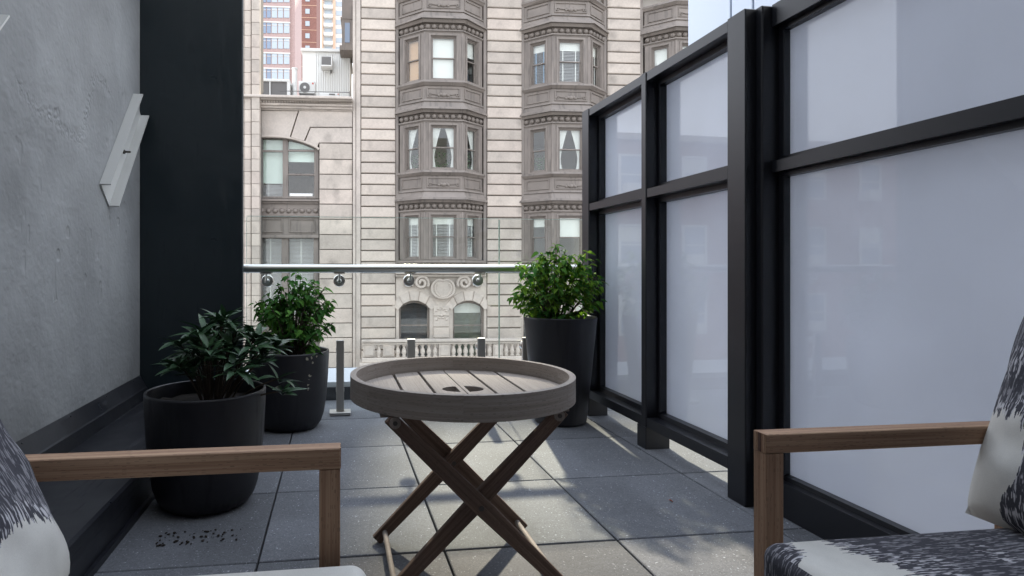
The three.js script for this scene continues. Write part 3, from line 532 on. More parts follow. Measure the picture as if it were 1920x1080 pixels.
function bayColumn(B, uc, storeys) {
  const xc = fx(uc), yv = v => fy(v, 831, BD), root = sub('bay', B, [xc, 0, 0]);
  const put = (name, g, m, p) => { const o = mesh(name, g, m, B); o.position.x = xc; return o; };
  B.remove(root);
  for (const [k, styles] of storeys) {
    const o = 168 * k, y = v => yv(v + o);
    if (styles) {
      put('bay_head', ring(y(229), y(224), 0.0, 0.04), M.paint);
      const fr = put('bay_frieze', merge([ring(y(224.5), y(212), -0.07)]), M.paint), yb = (y(224.5) + y(212)) / 2;
      const along = (ax, az, bx, bz, n) => { for (let i = 0; i < n; i++) { const t = (i + 0.5) / n; const b = mesh('boss', bossGeo, M.paint, fr); b.position.set(ax + (bx - ax) * t, yb, az + (bz - az) * t); b.scale.setScalar(0.98 + 0.04 * rnd()); } };
      along(-HC, BD - 0.02, HC, BD - 0.02, 6); along(-HW, 0.0, -HC, BD - 0.02, 5); along(HC, BD - 0.02, HW, 0.0, 5);
      put('bay_fillet', ring(y(227), y(224.6), 0.06), M.paint);
      const wy0 = y(319), wy1 = y(232), h = wy1 - wy0, sl = Math.hypot(HW - HC, BD - 0.02), an = Math.atan2(BD - 0.02, HW - HC);
      const pt = y(229) - wy1 + 0.0, pb = wy0 - y(320);
      sashWindow(B, 0.92, h - 0.12, [xc, wy0 + 0.05, BD], 0, HC * 2 - 0.02, pt + 0.07, pb + 0.05, styles[1]);
      sashWindow(B, 0.60, h - 0.12, [xc - (HW + HC) / 2, wy0 + 0.05, BD / 2 + 0.01], -(an), sl - 0.02, pt + 0.07, pb + 0.05, styles[0]);
      sashWindow(B, 0.60, h - 0.12, [xc + (HW + HC) / 2, wy0 + 0.05, BD / 2 + 0.01], an, sl - 0.02, pt + 0.07, pb + 0.05, styles[2]);
      for (const [px, pz] of [[-HC, BD], [HC, BD]]) put('corner_post', bev(0.09, y(229) - y(320), 0.09, 0.012, px, (y(229) + y(320)) / 2, pz - 0.025), M.paint);
    }
    put('bay_sill', merge([ring(y(324), y(320), 0.15, 0.13), ring(y(329), y(324), 0.05, 0.14)]), M.paint);
    if (k === 1) continue;                       // the lowest tier rests on a corbel instead
    const sp = put('bay_spandrel', ring(y(355), y(329), 0.0), M.paint);
    const ph = y(333) - y(352), pc = (y(333) + y(352)) / 2, pan = (w, px, pz, ry) => { const g = rectRing(w, ph, 0.035, 0, 0.035, 0.008); g.translate(0, -ph / 2, 0); const q = mesh('panel_moulding', g, M.paint, sp); q.position.set(px, pc, pz); q.rotation.y = ry; };
    const an = Math.atan2(BD - 0.02, HW - HC); pan(HC * 2 - 0.16, 0, BD, 0); pan(0.92, -(HW + HC) / 2, BD / 2 + 0.01, -an); pan(0.92, (HW + HC) / 2, BD / 2 + 0.01, an);
    { const a = [], S = (r, x, yy, sx = 1, sy = 1) => { const g = new THREE.SphereGeometry(r, 8, 6); g.scale(sx, sy, 0.7); g.translate(x, yy, 0); a.push(strip(g)); };
      S(0.09, 0, 0, 1.2, 0.9); S(0.06, -0.11, 0.02); S(0.06, 0.11, 0.02); S(0.05, -0.18, -0.02); S(0.05, 0.18, -0.02);
      for (const s of [-1, 1]) { a.push(strip(new THREE.TubeGeometry(new THREE.QuadraticBezierCurve3(new THREE.Vector3(s * 0.18, 0.02, 0), new THREE.Vector3(s * 0.34, -0.02, 0.02), new THREE.Vector3(s * 0.48, 0.05, 0)), 8, 0.017, 6))); const tg = new THREE.TorusGeometry(0.045, 0.02, 5, 12); tg.translate(s * 0.52, 0.0, 0); a.push(strip(tg)); }
      const q = mesh('ornament', a, M.paint, sp); q.position.set(0, y(346), BD + 0.02); }
    put('bay_moulding', ring(y(358.5), y(355), 0.07, 0.03), M.paint);
    put('bay_flare', ring(y(371), y(358.5), 0.20, 0.02), M.paint);
    put('bay_cornice', merge([ring(y(375), y(371), 0.25, 0.23), ring(y(380), y(375), 0.10, 0.16)]), M.paint);
  }
}
function bandedPier(B, u0, u1, vTop, vBot, step, z1, name = 'stone_block', off = 491) {
  const x0 = fx(u0), x1 = fx(u1), um = (u0 + u1) / 2, sh = fy(491, um) - fy(491, 709), st = (fy(0, um) - fy(step * 10, um)) / 10, w = x1 - x0;
  const vars = [0, 1, 2, 3].map(() => bev(w, st - 0.038, 0.24, 0.026)); let i = 0;
  mesh('mortar_bed', box(w - 0.04, fy(vTop, um) - fy(vBot, um), 0.1, (x0 + x1) / 2, (fy(vTop, um) + fy(vBot, um)) / 2, z1 - 0.16), M.joint, B);
  const base = fy(off, um); for (let n = Math.ceil((fy(vBot, um) - base) / st); base + (n + 1) * st <= fy(vTop, um) + 0.02; n++) { const b = mesh(name, vars[i++ % 4], M.stones[Math.floor(rnd() * 4)], B); b.position.set((x0 + x1) / 2, base + (n + 0.5) * st, z1 - 0.12 + rr(-0.006, 0.006)); }
}
{
  const B = front('stone_apartment_building', 'pale banded stone apartment building with tiers of taupe bay windows', 'building');
  const xl = fx(662), xr = fx(1215) + 14;
  mesh('body', box(xr - xl, ROOF + 10, 8.7, (xl + xr) / 2, (ROOF - 10) / 2, -7.87), M.stone, B);
  {                                               // party walls and floors that enclose the rooms behind the bays
    const xb = [827, 1057.5, 1281].map(u => fx(u)), cut = [xl, ...xb.flatMap(x => [x - 1.66, x + 1.66]), xr], yv = v => fy(v, 831, BD);
    for (let i = 0; i < cut.length; i += 2) mesh('party_wall', box(cut[i + 1] - cut[i], ROOF + 10, 3.3, (cut[i] + cut[i + 1]) / 2, (ROOF - 10) / 2, -1.87), M.stone, B);
    for (const x of xb) { for (const [a, b] of [[ROOF, yv(61)], [yv(152), yv(229)], [yv(320), yv(397)], [yv(488), fy(560)], [fy(690), -10]]) mesh('floor_slab', box(3.318, a - b, 3.3, x, (a + b) / 2, -1.872), M.room, B); mesh('room_wall', box(3.3, ROOF + 9, 0.04, x, (ROOF - 10) / 2 + 0.4, -3.48), M.room, B); }
  }
  mesh('corner_strip', merge([pbox(661.5, 667, -26, 900, -0.2, 0.06, 0.01), pbox(667.6, 676, -26, 900, -0.2, 0.10, 0.015)]), M.stone, B);
  for (const [a, b] of [[677, 741], [913, 977.5], [1138, 1199.5], [1364, 1424]]) bandedPier(B, a, b, -26, 900, 20.63, 0.08);
  for (const [a, b] of [[741.6, 747.5], [906.5, 912.4], [978, 983.5], [1132.5, 1137.5], [1200, 1206], [1358, 1363]]) mesh('pier_strip', pbox(a, b, -26, 512, -0.2, 0.05, 0.01), M.paint, B);
  mesh('parapet', pbox(661.5, 1424, -34, -26, -0.5, 0.35, 0.03), M.stone, B);
  const sh = ['shade', 0.24], sl = ['slats', 0.22], cu = ['curtain', 2, null, 'plant'];
  bayColumn(B, 827, [[-2, null], [-1, [['wood', 0.95], ['shade', 0.97], ['shade', 0.38]]], [0, [['curtain', 1, null, 'plant'], cu, ['curtain', -1, null, 'plant']]], [1, [['slats', 0.2], ['slats', 0.2], ['slats', 0.22]]]]);
  bayColumn(B, 1057.5, [[-2, null], [-1, [['tape', 0.2, M.darkSlat], ['slats', 0.22], ['slats', 0.25]]], [0, [['plant'], ['curtain', 2], ['curtain', -1]]], [1, [sh, ['shade', 0.5], sh]]]);
  bayColumn(B, 1281, [[-2, null], [-1, [['shade', 0.4], ['shade', 0.3], sl]], [0, [sh, sl, sh]], [1, [sh, sl, sh]]]);
  // lower storey: belt course, paired arched windows, cartouche
  for (const [ub, full] of [[827, true], [1057.5, false], [1281, false]]) {
    const s = fx(ub) - fx(827), P = (u, v, z = 0) => { const p = FP(u, v, z); return [p[0] + s, p[1]]; };
    const L = (name, g, m, par = B) => mesh(name, g, m, par);
    const shf = g => { g.translate(s, 0, 0); return g; };
    L('bay_corbel', shf((() => { const y0 = fy(499, 827), y1 = fy(487, 827, BD); const g = loft(plan(-0.55), fy(506, 827), plan(0.10), y1); g.translate(fx(827), 0, 0); return g; })()), M.paint);
    L('belt_course', shf(merge([pbox(742.2, 912, 508, 514, -0.2, 0.30, 0.02), pbox(742.2, 912, 514.4, 519, -0.2, 0.18, 0.02)])), M.stone);
    const arch = (u0, u1, vs, va, vb) => { const a = []; const um = (u0 + u1) / 2; a.push(P(u0, vb)); for (let i = 0; i <= 10; i++) { const t = i / 10; a.push(P(u0 + (u1 - u0) * t, vs - (vs - va) * Math.sin(Math.PI * t) ** 0.8)); } a.push(P(u1, vb)); return a; };
    const h1 = arch(748, 806, 574, 564, 686), h2 = arch(849, 908, 574, 564, 686);
    L('wall_panel', poly([P(742.2, 690), P(912.2, 690), P(912.2, 519.4), P(742.2, 519.4)], 0.20, -0.2, 0, [h1.slice().reverse(), h2.slice().reverse()]), M.stone);
    for (const [u0, u1, sty] of [[748, 806, 0], [849, 908, 1]]) {
      const w = sub('arched_window', B), hole = arch(u0 + 0.3, u1 - 0.3, 574.2, 564.4, 685.5), inn = arch(u0 + 4, u1 - 4, 577, 568.5, 681);
      mesh('frame', poly(hole, 0.10, -0.28, 0.008, [inn.slice().reverse()]), M.paint, w);
      mesh('pane', poly(inn, 0.006, -0.22), M.pane, w);
      const x0 = P(u0 + 4, 600)[0], x1 = P(u1 - 4, 600)[0], yb = P(u0, 626)[1];
      mesh('meeting_rail', box(x1 - x0, 0.05, 0.06, (x0 + x1) / 2, P(u0, 611)[1], -0.24), M.paint, w);
      if (sty) mesh('roller_shade', box(x1 - x0, P(u0, 566)[1] - P(u0, 588)[1], 0.02, (x0 + x1) / 2, (P(u0, 566)[1] + P(u0, 588)[1]) / 2, -0.40), M.blind, w);
      const vb = slats(x1 - x0, P(u0, 689)[1], P(u0, sty ? 588 : 568)[1], -0.42, 0.05); vb.forEach(g => g.translate((x0 + x1) / 2, 0, 0)); mesh('venetian_blind', vb, sty ? M.olive : M.darkSlat, w);
      const n = 5, um = (u0 + u1) / 2; for (let i = 0; i < n; i++) { const a0 = -1.02 + 2.04 * i / n, a1 = -1.02 + 2.04 * (i + 1) / n, q = (a, r) => { const rr2 = r === 0 ? 0 : 1; return P(um + Math.sin(a) * (37 + 14 * rr2), 604 - Math.cos(a) * (41 + 18 * rr2), 0.035); }; const e = 0.016; L('voussoir', poly([q(a0 + e, 0), q(a1 - e, 0), q(a1 - e, 1), q(a0 + e, 1)].reverse(), 0.06, -0.02, 0.012), M.stone); }
    }
    // blocks of the middle pier and jambs
    for (let i = 0; i < 6; i++) { const va = 573 + i * 20.6; L('stone_block', shf(pbox(813, 842, va, va + 19.2, -0.03, 0.05, 0.015)), M.stone); }
    for (const vv of [578, 594]) { const a = []; for (let i = 0; i < 7; i++) { const g = new THREE.SphereGeometry(0.05, 6, 5); const t = (i - 3) / 3; g.scale(1, 0.8, 0.6); g.translate(t * 0.19, -Math.abs(t) * 0.10 + 0.05 * (i % 2), 0); a.push(strip(g)); } const o = L('carved_leaf', a, M.stone); o.position.set(P(827.5, vv)[0], P(827.5, vv)[1], 0.06); }
    if (full) {
      const c = P(830.5, 541, 0.1), K = 23 / 1130, cart = sub('cartouche', B, [c[0], c[1], 0.02]);
      const sp = []; for (let i = 0; i <= 28; i++) { const a = i / 28 * Math.PI * 2, r = 1 + 0.10 * Math.cos(2 * a) - 0.16 * Math.exp(-(((a - Math.PI / 2 + 9.42) % 6.283 - 3.1416) ** 2) * 14); sp.push([Math.cos(a) * 19 * K * r, Math.sin(a) * 19.5 * K * r]); }
      mesh('shield', poly(sp, 0.16, 0, 0.05), M.stone, cart);
      mesh('border', new THREE.TubeGeometry(new THREE.CatmullRomCurve3(sp.map(p => new THREE.Vector3(p[0], p[1], 0.14)), true), 56, 0.055, 7, true), M.stone, cart);
      for (let i = 0; i < 22; i++) { const a = -0.6 + 4.34 * i / 21 + Math.PI, b = mesh('bead', bossGeo, M.stone, cart); b.scale.setScalar(0.5); b.position.set(Math.cos(a) * 15 * K, Math.sin(a) * 15.2 * K, 0.16); }
      for (const s2 of [-1, 1]) { const pts = []; for (let i = 0; i <= 30; i++) { const t = i / 30, a = t * 10.5, r = 0.27 * (1 - 0.8 * t); pts.push(new THREE.Vector3(s2 * (0.82 + 0.0 + Math.cos(a + 2.6) * r), 0.22 + Math.sin(a + 2.6) * r * -1, 0.12 + 0.06 * t)); } mesh('scroll', new THREE.TubeGeometry(new THREE.CatmullRomCurve3(pts), 50, 0.062, 7), M.stone, cart);
        const t2 = pts.map(p => new THREE.Vector3(p.x + s2 * 0.50, p.y * 0.8 - 0.02, p.z - 0.04)).map((p, i, q) => p.lerp(q[30] || p, 0)); mesh('scroll', new THREE.TubeGeometry(new THREE.CatmullRomCurve3(t2.map(p => new THREE.Vector3(s2 * 1.32 + (p.x - s2 * 1.32) * 0.6, 0.18 + (p.y - 0.18) * 0.6, p.z))), 50, 0.045, 7), M.stone, cart); }
    }
  }
  // balcony with stone balustrade
  const zb = 0.9, bal = sub('balcony_balustrade', B);
  mesh('top_rail', merge([pbox(679, 1120, 636, 641, zb - 0.22, zb + 0.14, 0.02), pbox(679, 1120, 641.3, 645, zb - 0.17, zb + 0.09, 0.015)]), M.stone, bal);
  mesh('bottom_rail', pbox(679, 1120, 669, 678, zb - 0.2, zb + 0.1, 0.02), M.stone, bal);
  mesh('balcony_slab', pbox(674, 1124, 679, 697, -0.2, zb + 0.2, 0.03), M.stone, B);
  for (const [a, b] of [[681, 702.5], [718.5, 739], [823, 844], [925, 943.5], [1000, 1020]]) mesh('pedestal', merge([pbox(a, b, 645.2, 669, zb - 0.16, zb + 0.06, 0.02), pbox(a + 3, b - 3, 649, 666, zb - 0.1, zb + 0.085, 0.01)]), M.stone, bal);
  const bg = lathe([[0.001, 0], [0.085, 0], [0.085, 0.05], [0.05, 0.07], [0.095, 0.17], [0.085, 0.24], [0.042, 0.36], [0.06, 0.40], [0.085, 0.43], [0.085, 0.475], [0.001, 0.475]], 8);
  const y0 = fy(669, 827, zb); for (const [a, b, n] of [[703, 718, 1], [740, 822, 7], [845, 924, 7], [944, 999, 5], [1021, 1110, 7]]) for (let i = 0; i < n; i++) { const m = mesh('baluster', bg, M.stone, bal); m.position.set(fx(a + (b - a) * (i + 0.5) / n, zb), y0, zb - 0.04); }
  // side bay high on the flank and the rooftop stair tower that keeps the sun off the left of the terrace
  const sb = sub('side_bay', B); const sx = fx(641, -4), sx1 = fx(664, -4);
  mesh('shell', merge([box(sx1 - sx, fy(-26, 650, -4) - fy(86, 650, -4), 1.6, (sx + sx1) / 2, (fy(-26, 650, -4) + fy(86, 650, -4)) / 2, -4.8), box(sx1 - sx + 0.1, 0.2, 1.7, (sx + sx1) / 2 - 0.05, fy(90, 650, -4), -4.8), box(sx1 - sx + 0.06, 0.08, 1.66, (sx + sx1) / 2 - 0.03, fy(34, 650, -4), -4.8)]), M.paint, sb);
  mesh('pane', box(0.22, fy(43, 650, -4) - fy(80, 650, -4), 0.02, (sx + sx1) / 2 - 0.03, (fy(43, 650, -4) + fy(80, 650, -4)) / 2, -3.985), M.towerGlassB, sb);
  mesh('stair_tower', box(fx(764) - fx(664), 3.6, 4, (fx(764) + fx(664)) / 2, ROOF + 1.8, -2.6), M.stone, B);
}
// rooftop water tank further back, out of the frame: its shade ends the sunlit patch on the terrace floor
{
  const K = thing('water_tank', 'round wooden rooftop water tank on steel legs behind the stone building', 'water tank', undefined, [4.9, 0, -36]);
  const y0 = 23.15, cyl = new THREE.CylinderGeometry(2.3, 2.4, 4.4, 28); cyl.translate(0, y0 + 2.2, 0); mesh('barrel', strip(cyl), M.plug, K);
  const cone = new THREE.ConeGeometry(2.6, 1.3, 28); cone.translate(0, y0 + 5.05, 0); mesh('roof', strip(cone), M.greyMetal, K);
  for (const [x, z] of [[-1.5, -1.5], [1.5, -1.5], [-1.5, 1.5], [1.5, 1.5]]) mesh('leg', tube(new THREE.Vector3(x, ROOF - 0.2, z), new THREE.Vector3(x, y0, z), 0.09, 8), M.greyMetal, K);
}
// low wing with the broad arched window
{
  const B = front('low_stone_wing', 'low stone wing with broad arched window under a heavy cornice', 'building'), z0 = -0.25, zf = 0.0;
  const xl = fx(425), xr = fx(660.8);
  mesh('body', box(xr - xl, fy(184) + 10, 5.6, (xl + xr) / 2, (fy(184) - 10) / 2, -6.9), M.stone, B);
  { const xw = fx(598), xq = fx(428), S = (a, b, y0, y1, m) => mesh('inner_wall', box(b - a, y1 - y0, 3.5, (a + b) / 2, (y0 + y1) / 2, -2.345), m, B);
    S(xw, xr, -10, fy(184), M.stone); S(xl, xq, -10, fy(184), M.stone); S(xq, xw, fy(256), fy(184), M.room); S(xq, xw, fy(447), fy(373), M.room); S(xq, xw, -10, fy(592), M.room); }
  mesh('roof_deck', box(xr - xl - 0.1, 0.1, 8.9, (xl + xr) / 2, fy(183), -5.2), M.roof, B);
  mesh('cornice', merge([pbox(425, 661, 178, 183, -0.4, 0.55, 0.02), pbox(425, 661, 183.2, 187, -0.4, 0.45, 0.03), pbox(425, 661, 193, 197.5, -0.4, 0.26, 0.02), pbox(425, 661, 197.8, 203, -0.4, 0.17, 0.02), pbox(425, 661, 187.2, 192.8, -0.4, 0.2), pbox(425, 661, 203.2, 206.5, -0.4, 0.08, 0.01)]), M.stone, B);
  const dn = []; for (let u = 428; u < 660; u += 5) dn.push(pbox(u, u + 3, 188, 192, 0.19, 0.30)); const dm = mesh('dentils', dn, M.stone, B); dm.userData.kind = 'stuff';
  mesh('mortar_bed', pbox(598, 660, 207, 900, -0.6, -0.08), M.joint, B);
  mesh('voussoir', ppoly([[440, 207.2], [559, 207.2], [543, 257], [517, 254.6], [440, 254.6]].reverse(), -0.3, zf), M.stone, B);
  mesh('voussoir', ppoly([[561, 207.2], [660.5, 207.2], [660.5, 238], [581, 238], [569.5, 264.5], [545.5, 257.4]].reverse(), -0.3, zf + 0.03), M.stone, B);
  mesh('voussoir', ppoly([[582.5, 239.6], [660.5, 239.6], [660.5, 267.4], [598, 267.4], [594.5, 275.5], [572, 265.3]].reverse(), -0.3, zf), M.stone, B);
  const vs = [268.6, 299, 327, 355, 383, 411.5, 440, 468, 495.5, 523, 551, 578.5, 606, 633.5, 661, 690, 718]; vs.forEach((v, i) => { if (i + 1 < vs.length) mesh('stone_block', pbox(599, 660.5, v + 0.7, vs[i + 1] - 0.7, -0.3, zf, 0.016), M.stones[i % 4], B); });
  // arched window: mullion, shades, panes, bossed band and panels below
  const arcP = [[440, 254.8], [517, 254.8], [543, 257.2], [569.5, 264.6], [594, 275.4]], W1 = sub('arched_window', B);
  const hole = [[430, 372.5], [430, 254.8], ...arcP, [597.5, 277], [597.5, 372.5]], inL = [[446, 368], [446, 260], [517, 260], [530, 261], [530, 368]], inR = [[540, 368], [540, 262.5], [568, 270], [589, 279], [589, 368]];
  mesh('frame', poly(hole.map(p => FP(...p, -0.18)).reverse(), 0.14, -0.32, 0.006, [inL, inR].map(q => q.map(p => FP(...p, -0.18)))), M.paint, W1);
  for (const q of [inL, inR]) mesh('pane', poly(q.map(p => FP(...p, -0.25)).reverse(), 0.006, -0.26), M.pane, W1);
  mesh('arch_moulding', new THREE.TubeGeometry(new THREE.CatmullRomCurve3([...arcP, [598, 279]].map(p => { const q = FP(p[0], p[1] + 1, 0); return new THREE.Vector3(q[0], q[1], -0.03); })), 30, 0.05, 6), M.stone, W1);
  mesh('transom', merge([pbox(440, 530, 281, 284.5, -0.30, -0.2), pbox(540, 589, 281, 284, -0.30, -0.2), pbox(540, 589, 325.5, 329, -0.3, -0.2)]), M.paint, W1);
  mesh('roller_shade', merge([pbox(440, 530, 285, 344, -0.45, -0.43), pbox(540, 589, 284, 304, -0.45, -0.43), pbox(440, 530, 262, 281, -0.45, -0.43), pbox(540, 589, 266, 280, -0.45, -0.43)]), std([0.60, 0.68, 0.60]), W1);
  { const a = slats(fx(530) - fx(445), fy(369, 500), fy(345, 500), -0.46, 0.05); a.forEach(g => g.translate((fx(530) + fx(445)) / 2, 0, 0)); mesh('venetian_blind', a, M.slat, W1); mesh('blind_cord', pbox(503.5, 504.5, 345, 368, -0.44, -0.435), M.blind, W1); }
  mesh('air_conditioner', pbox(543, 586, 362.5, 368, -0.5, -0.2, 0.01), M.white, W1);
  mesh('window_sill', merge([pbox(440, 597.5, 373, 377, -0.3, 0.03, 0.012), pbox(440, 597.5, 377.3, 381.5, -0.3, -0.08, 0.01)]), M.paint, B);
  const band = mesh('bossed_band', merge([pbox(440, 597.5, 382, 403.5, -0.3, -0.16), pbox(440, 597.5, 403.6, 406.5, -0.3, -0.08, 0.01)]), M.paint, B);
  for (let u = 453; u < 596; u += 12.6) { const b = mesh('boss', bossGeo, M.paint, band), q = FP(u, 395, -0.15); b.position.set(q[0], q[1], -0.16); b.scale.setScalar(1.05); }
  const sp = mesh('spandrel', pbox(440, 597.5, 406.7, 446, -0.3, -0.18), M.paint, B);
  for (const [a, b] of [[480, 529], [541, 590]]) { const w = fx(b) - fx(a), h = fy(411) - fy(437), g = rectRing(w, h, 0.05, 0, 0.05, 0.012); const o = mesh('panel_moulding', g, M.paint, sp); o.position.set((fx(a) + fx(b)) / 2, fy(437), -0.18); }
  mesh('head_moulding', pbox(440, 597.5, 440.5, 446.5, -0.3, -0.02, 0.02), M.paint, B);
  const W2 = sub('lower_window', B);
  mesh('frame', merge([pbox(528, 541, 446.8, 640, -0.32, -0.14, 0.008), pbox(588, 597.5, 446.8, 640, -0.32, -0.14, 0.008), pbox(440, 487, 446.8, 640, -0.32, -0.16, 0.008), pbox(487.2, 527.8, 590, 640, -0.32, -0.16, 0.008), pbox(541.2, 587.8, 590, 640, -0.32, -0.16, 0.008)]), M.paint, W2);
  for (const [a, b] of [[487, 528], [541, 588]]) { mesh('pane', pbox(a, b, 447, 590, -0.25, -0.244), M.pane, W2); const s = slats(fx(b) - fx(a), fy(590), fy(447), -0.42, 0.05); s.forEach(g => g.translate((fx(a) + fx(b)) / 2, 0, 0)); mesh('venetian_blind', s, M.slat, W2); mesh('blind_cord', pbox((a + b) / 2 - 0.7, (a + b) / 2 + 0.7, 447, 590, -0.40, -0.395), M.blind, W2); }
}
// tall pier of the next house, and the brick house beyond it that the frosted panes mirror
{
  const B = front('banded_pier_house', 'narrow strip of banded stone house front beside the dark panel', 'building');
  mesh('body', box(fx(486, 0.5) - fx(436, 0.5), ROOF + 10, 0.7, (fx(486, 0.5) + fx(436, 0.5)) / 2, (ROOF - 10) / 2, -0.05), M.joint, B);
  const st = 0.455; for (const [a, b, z] of [[437, 458, 0.42], [458.6, 470.3, 0.42], [471.6, 486.6, 0.5]]) { const w = fx(b, z) - fx(a, z), gs = [0, 1, 2].map(() => bev(w, st - 0.012, 0.3, 0.008)); for (let n = 0; n < 46; n++) { const o = mesh('stone_block', gs[n % 3], M.stones[Math.floor(rnd() * 4)], B); o.position.set((fx(a, z) + fx(b, z)) / 2, ROOF - (n + 0.5) * st, z - 0.15 + rr(-0.004, 0.004)); } }
  const K = front('brick_house', 'red brick house with sash windows further along the street', 'building');
  const xr = fx(436, 0.5) - 0.1; mesh('wall', box(22, 16.3, 9, xr - 11, -1.85, -4.6), M.brick, K); mesh('coping', box(22.2, 0.25, 0.5, xr - 11, 6.4, -0.1), M.stone, K);
  for (const y of [4.0, 1.1, -1.8, -4.7]) for (let i = 0; i < 7; i++) { const w = sub('window', K, [xr - 2 - i * 2.9, y, -0.08]); mesh('frame', rectRing(1.15, 1.7, 0.09, -0.02, 0.06), M.white, w); mesh('pane', box(0.98, 1.54, 0.02, 0, 0.85, -0.01), M.towerGlassB, w); mesh('meeting_rail', box(0.98, 0.07, 0.04, 0, 0.85, 0.02), M.white, w); if ((i + (y > 2 ? 0 : 1)) % 2) mesh('air_conditioner', bev(0.62, 0.40, 0.4, 0.02, 0.1, 0.26, 0.2), M.white, w); else mesh('roller_shade', box(0.98, 0.6, 0.01, 0, 1.28, 0.012), M.blind, w); }
}
// things on the low wing's roof
{
  const S = front('roof_bulkhead', 'white ribbed metal bulkhead with a vent hood on the low roof', 'bulkhead'), z = -5;
  const x0 = fx(567, z), x1 = fx(656.5, z), y0 = fy(184), y1 = fy(97, 610, z), rib = [];
  mesh('body', box(x1 - x0, y1 - y0, 3, (x0 + x1) / 2, (y0 + y1) / 2, z - 1.52), M.white, S);
  for (let x = fx(592, z); x < x1 - 0.03; x += 0.105) rib.push(bev(0.06, y1 - y0 - 0.1, 0.03, 0.012, x, (y0 + y1) / 2, z - 0.005)); mesh('ribs', rib, M.white, S);
  mesh('roof_edge', merge([bev(x1 - x0 + 0.12, 0.14, 3.2, 0.02, (x0 + x1) / 2, y1 + 0.05, z - 1.5)]), M.white, S);
  const h = sub('vent_hood', S); mesh('hood', pbox(603, 620.5, 106, 121, z, z + 0.5, 0.02), M.greyMetal, h); mesh('hood_rim', merge([pbox(601.5, 622.5, 121.3, 124, z, z + 0.6, 0.01), pbox(620.6, 622.6, 105, 121, z, z + 0.55)]), M.white, h); mesh('bracket', pbox(619.5, 622, 124.2, 136, z, z + 0.12), M.greyMetal, h);
  const A = front('condenser_unit', 'white air conditioning condenser with round fan on the low roof', 'condenser'), za = -3;
  mesh('case', pbox(560, 590.5, 152, 175, za - 0.5, za, 0.02), M.white, A);
  const c = FP(571.5, 164, za), fan = new THREE.CylinderGeometry(0.21, 0.21, 0.03, 24); fan.rotateX(Math.PI / 2); fan.translate(c[0], c[1], za + 0.012); mesh('fan', fan, M.greyMetal, A);
  const hub = new THREE.CylinderGeometry(0.06, 0.06, 0.03, 14); hub.rotateX(Math.PI / 2); hub.translate(c[0], c[1], za + 0.03); mesh('hub', hub, M.white, A); mesh('badge', pbox(585, 588, 155, 158, za, za + 0.01), M.redDot, A);
  mesh('stand', pbox(562, 588, 175.2, 182, za - 0.45, za - 0.05), M.greyMetal, A);
  const C = front('condenser_unit', 'low white condenser with red badge behind the cornice', 'condenser'); mesh('case', pbox(599, 636, 174, 184, -2.6, -2.1, 0.02), M.white, C); mesh('fan', pbox(617, 628, 175.5, 178, -2.2, -2.08), M.greyMetal, C); mesh('badge', pbox(633, 635, 175.5, 177.5, -2.2, -2.09), M.redDot, C);
  const R = front('roof_pipe_rail', 'thin dark pipe rail running along the low roof edge', 'rail'); mesh('pipe', pbox(524, 656, 171.2, 172.2, -1.5, -1.47), M.greyMetal, R); for (const u of [590, 655]) mesh('stanchion', pbox(u, u + 1, 171, 184, -1.5, -1.47), M.greyMetal, R);
  const L = front('roof_skylight', 'grey box skylight with pale frame on the low roof', 'skylight'), zl = -2;
  mesh('box', pbox(440, 541, 152, 182, zl - 1.4, zl - 0.02), M.greyMetal, L); mesh('frame', merge([pbox(440, 543, 147, 152, zl - 1.5, zl + 0.05, 0.02), pbox(538, 543.5, 152, 182, zl - 0.2, zl + 0.04), pbox(505, 507, 152, 182, zl - 0.2, zl + 0.03)]), M.white, L);
  const Q = front('white_flue', 'white upright flue pipe beside the skylight', 'flue'); const q = FP(552.5, 130, -2.5), q0 = FP(552.5, 182, -2.5); mesh('pipe', tube(new THREE.Vector3(q0[0], q0[1], -2.5), new THREE.Vector3(q[0], q[1], -2.5), 0.105, 16), M.white, Q); mesh('cap', tube(new THREE.Vector3(q[0], q[1], -2.5), new THREE.Vector3(q[0], q[1] + 0.05, -2.5), 0.125, 16), M.white, Q);
}
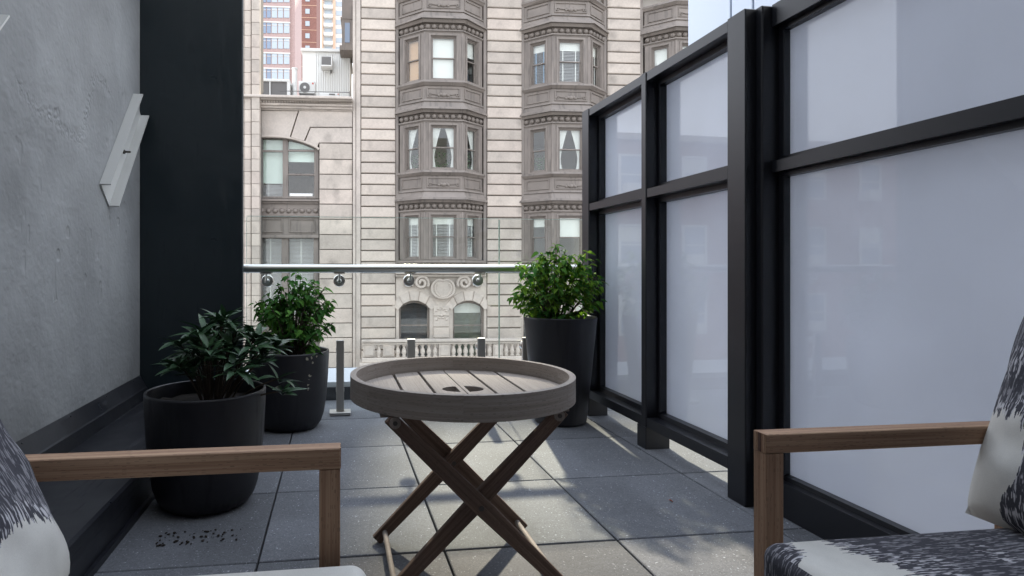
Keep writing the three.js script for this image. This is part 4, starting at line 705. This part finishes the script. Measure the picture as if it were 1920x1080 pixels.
// towers far behind
{
  const tw = (name, label, z) => front(name, label, 'tower');
  const A = tw('pink_brick_tower', 'pink brick tower with ribbons of blue windows far behind', 0), za = -90;
  mesh('wall', pbox(440, 543.5, -60, 330, za - 12, za), M.pinkBrick, A); mesh('return', pbox(543.6, 553, -60, 330, za - 12, za - 0.6), M.pinkBrick, A);
  for (let k = -2; k < 7; k++) { const v = 13 + k * 29; mesh('floor_band', pbox(440, 544, v - 2.6, v - 0.6, za, za + 0.25), M.towerPale, A); [[445, 458], [459, 472], [473, 486], [487.5, 499], [500, 508], [509, 520], [521, 531], [532, 543]].forEach(([a, b], i) => { mesh('window', pbox(a + 0.4, b - 0.4, v, v + 20, za, za + 0.12), (i === 4 || (i === 3 && k < 3)) ? M.towerGlassB : M.towerGlass, A); mesh('window_bar', pbox(a + 0.4, b - 0.4, v + 5, v + 5.7, za + 0.1, za + 0.2), M.towerPale, A); }); }
  const Bt = tw('red_brick_tower', 'red brick tower with small square windows far behind', 0), zb = -120;
  mesh('wall', pbox(553.5, 593.5, -60, 330, zb - 12, zb), M.brick, Bt); for (let k = -2; k < 6; k++) { const v = 16.5 + k * 23; mesh('window', pbox(572.5, 580.5, v, v + 9, zb, zb + 0.15), M.towerGlass, Bt); mesh('floor_line', pbox(553.6, 593.4, v + 16, v + 16.7, zb, zb + 0.08), M.orange, Bt); }
  const Ct = tw('balcony_tower', 'pale tower with balconies and orange piers far behind', 0), zc = -150;
  mesh('wall', pbox(604, 646, -60, 330, zc - 12, zc), M.towerPale, Ct); for (const [a, b] of [[602.5, 606], [624.5, 628.5]]) mesh('pier', pbox(a, b, -60, 330, zc, zc + 0.6), M.orange, Ct);
  for (let k = -3; k < 7; k++) { const v = 26 + k * 17; mesh('balcony', pbox(607, 624, v, v + 6, zc, zc + 1.2), M.white, Ct); mesh('window', pbox(608.5, 622, v - 7, v - 0.5, zc, zc + 0.1), M.towerGlass, Ct); mesh('window', pbox(630, 642, v - 6, v + 3, zc, zc + 0.1), M.towerGlass, Ct); }
}
renderer.render(scene, camera);
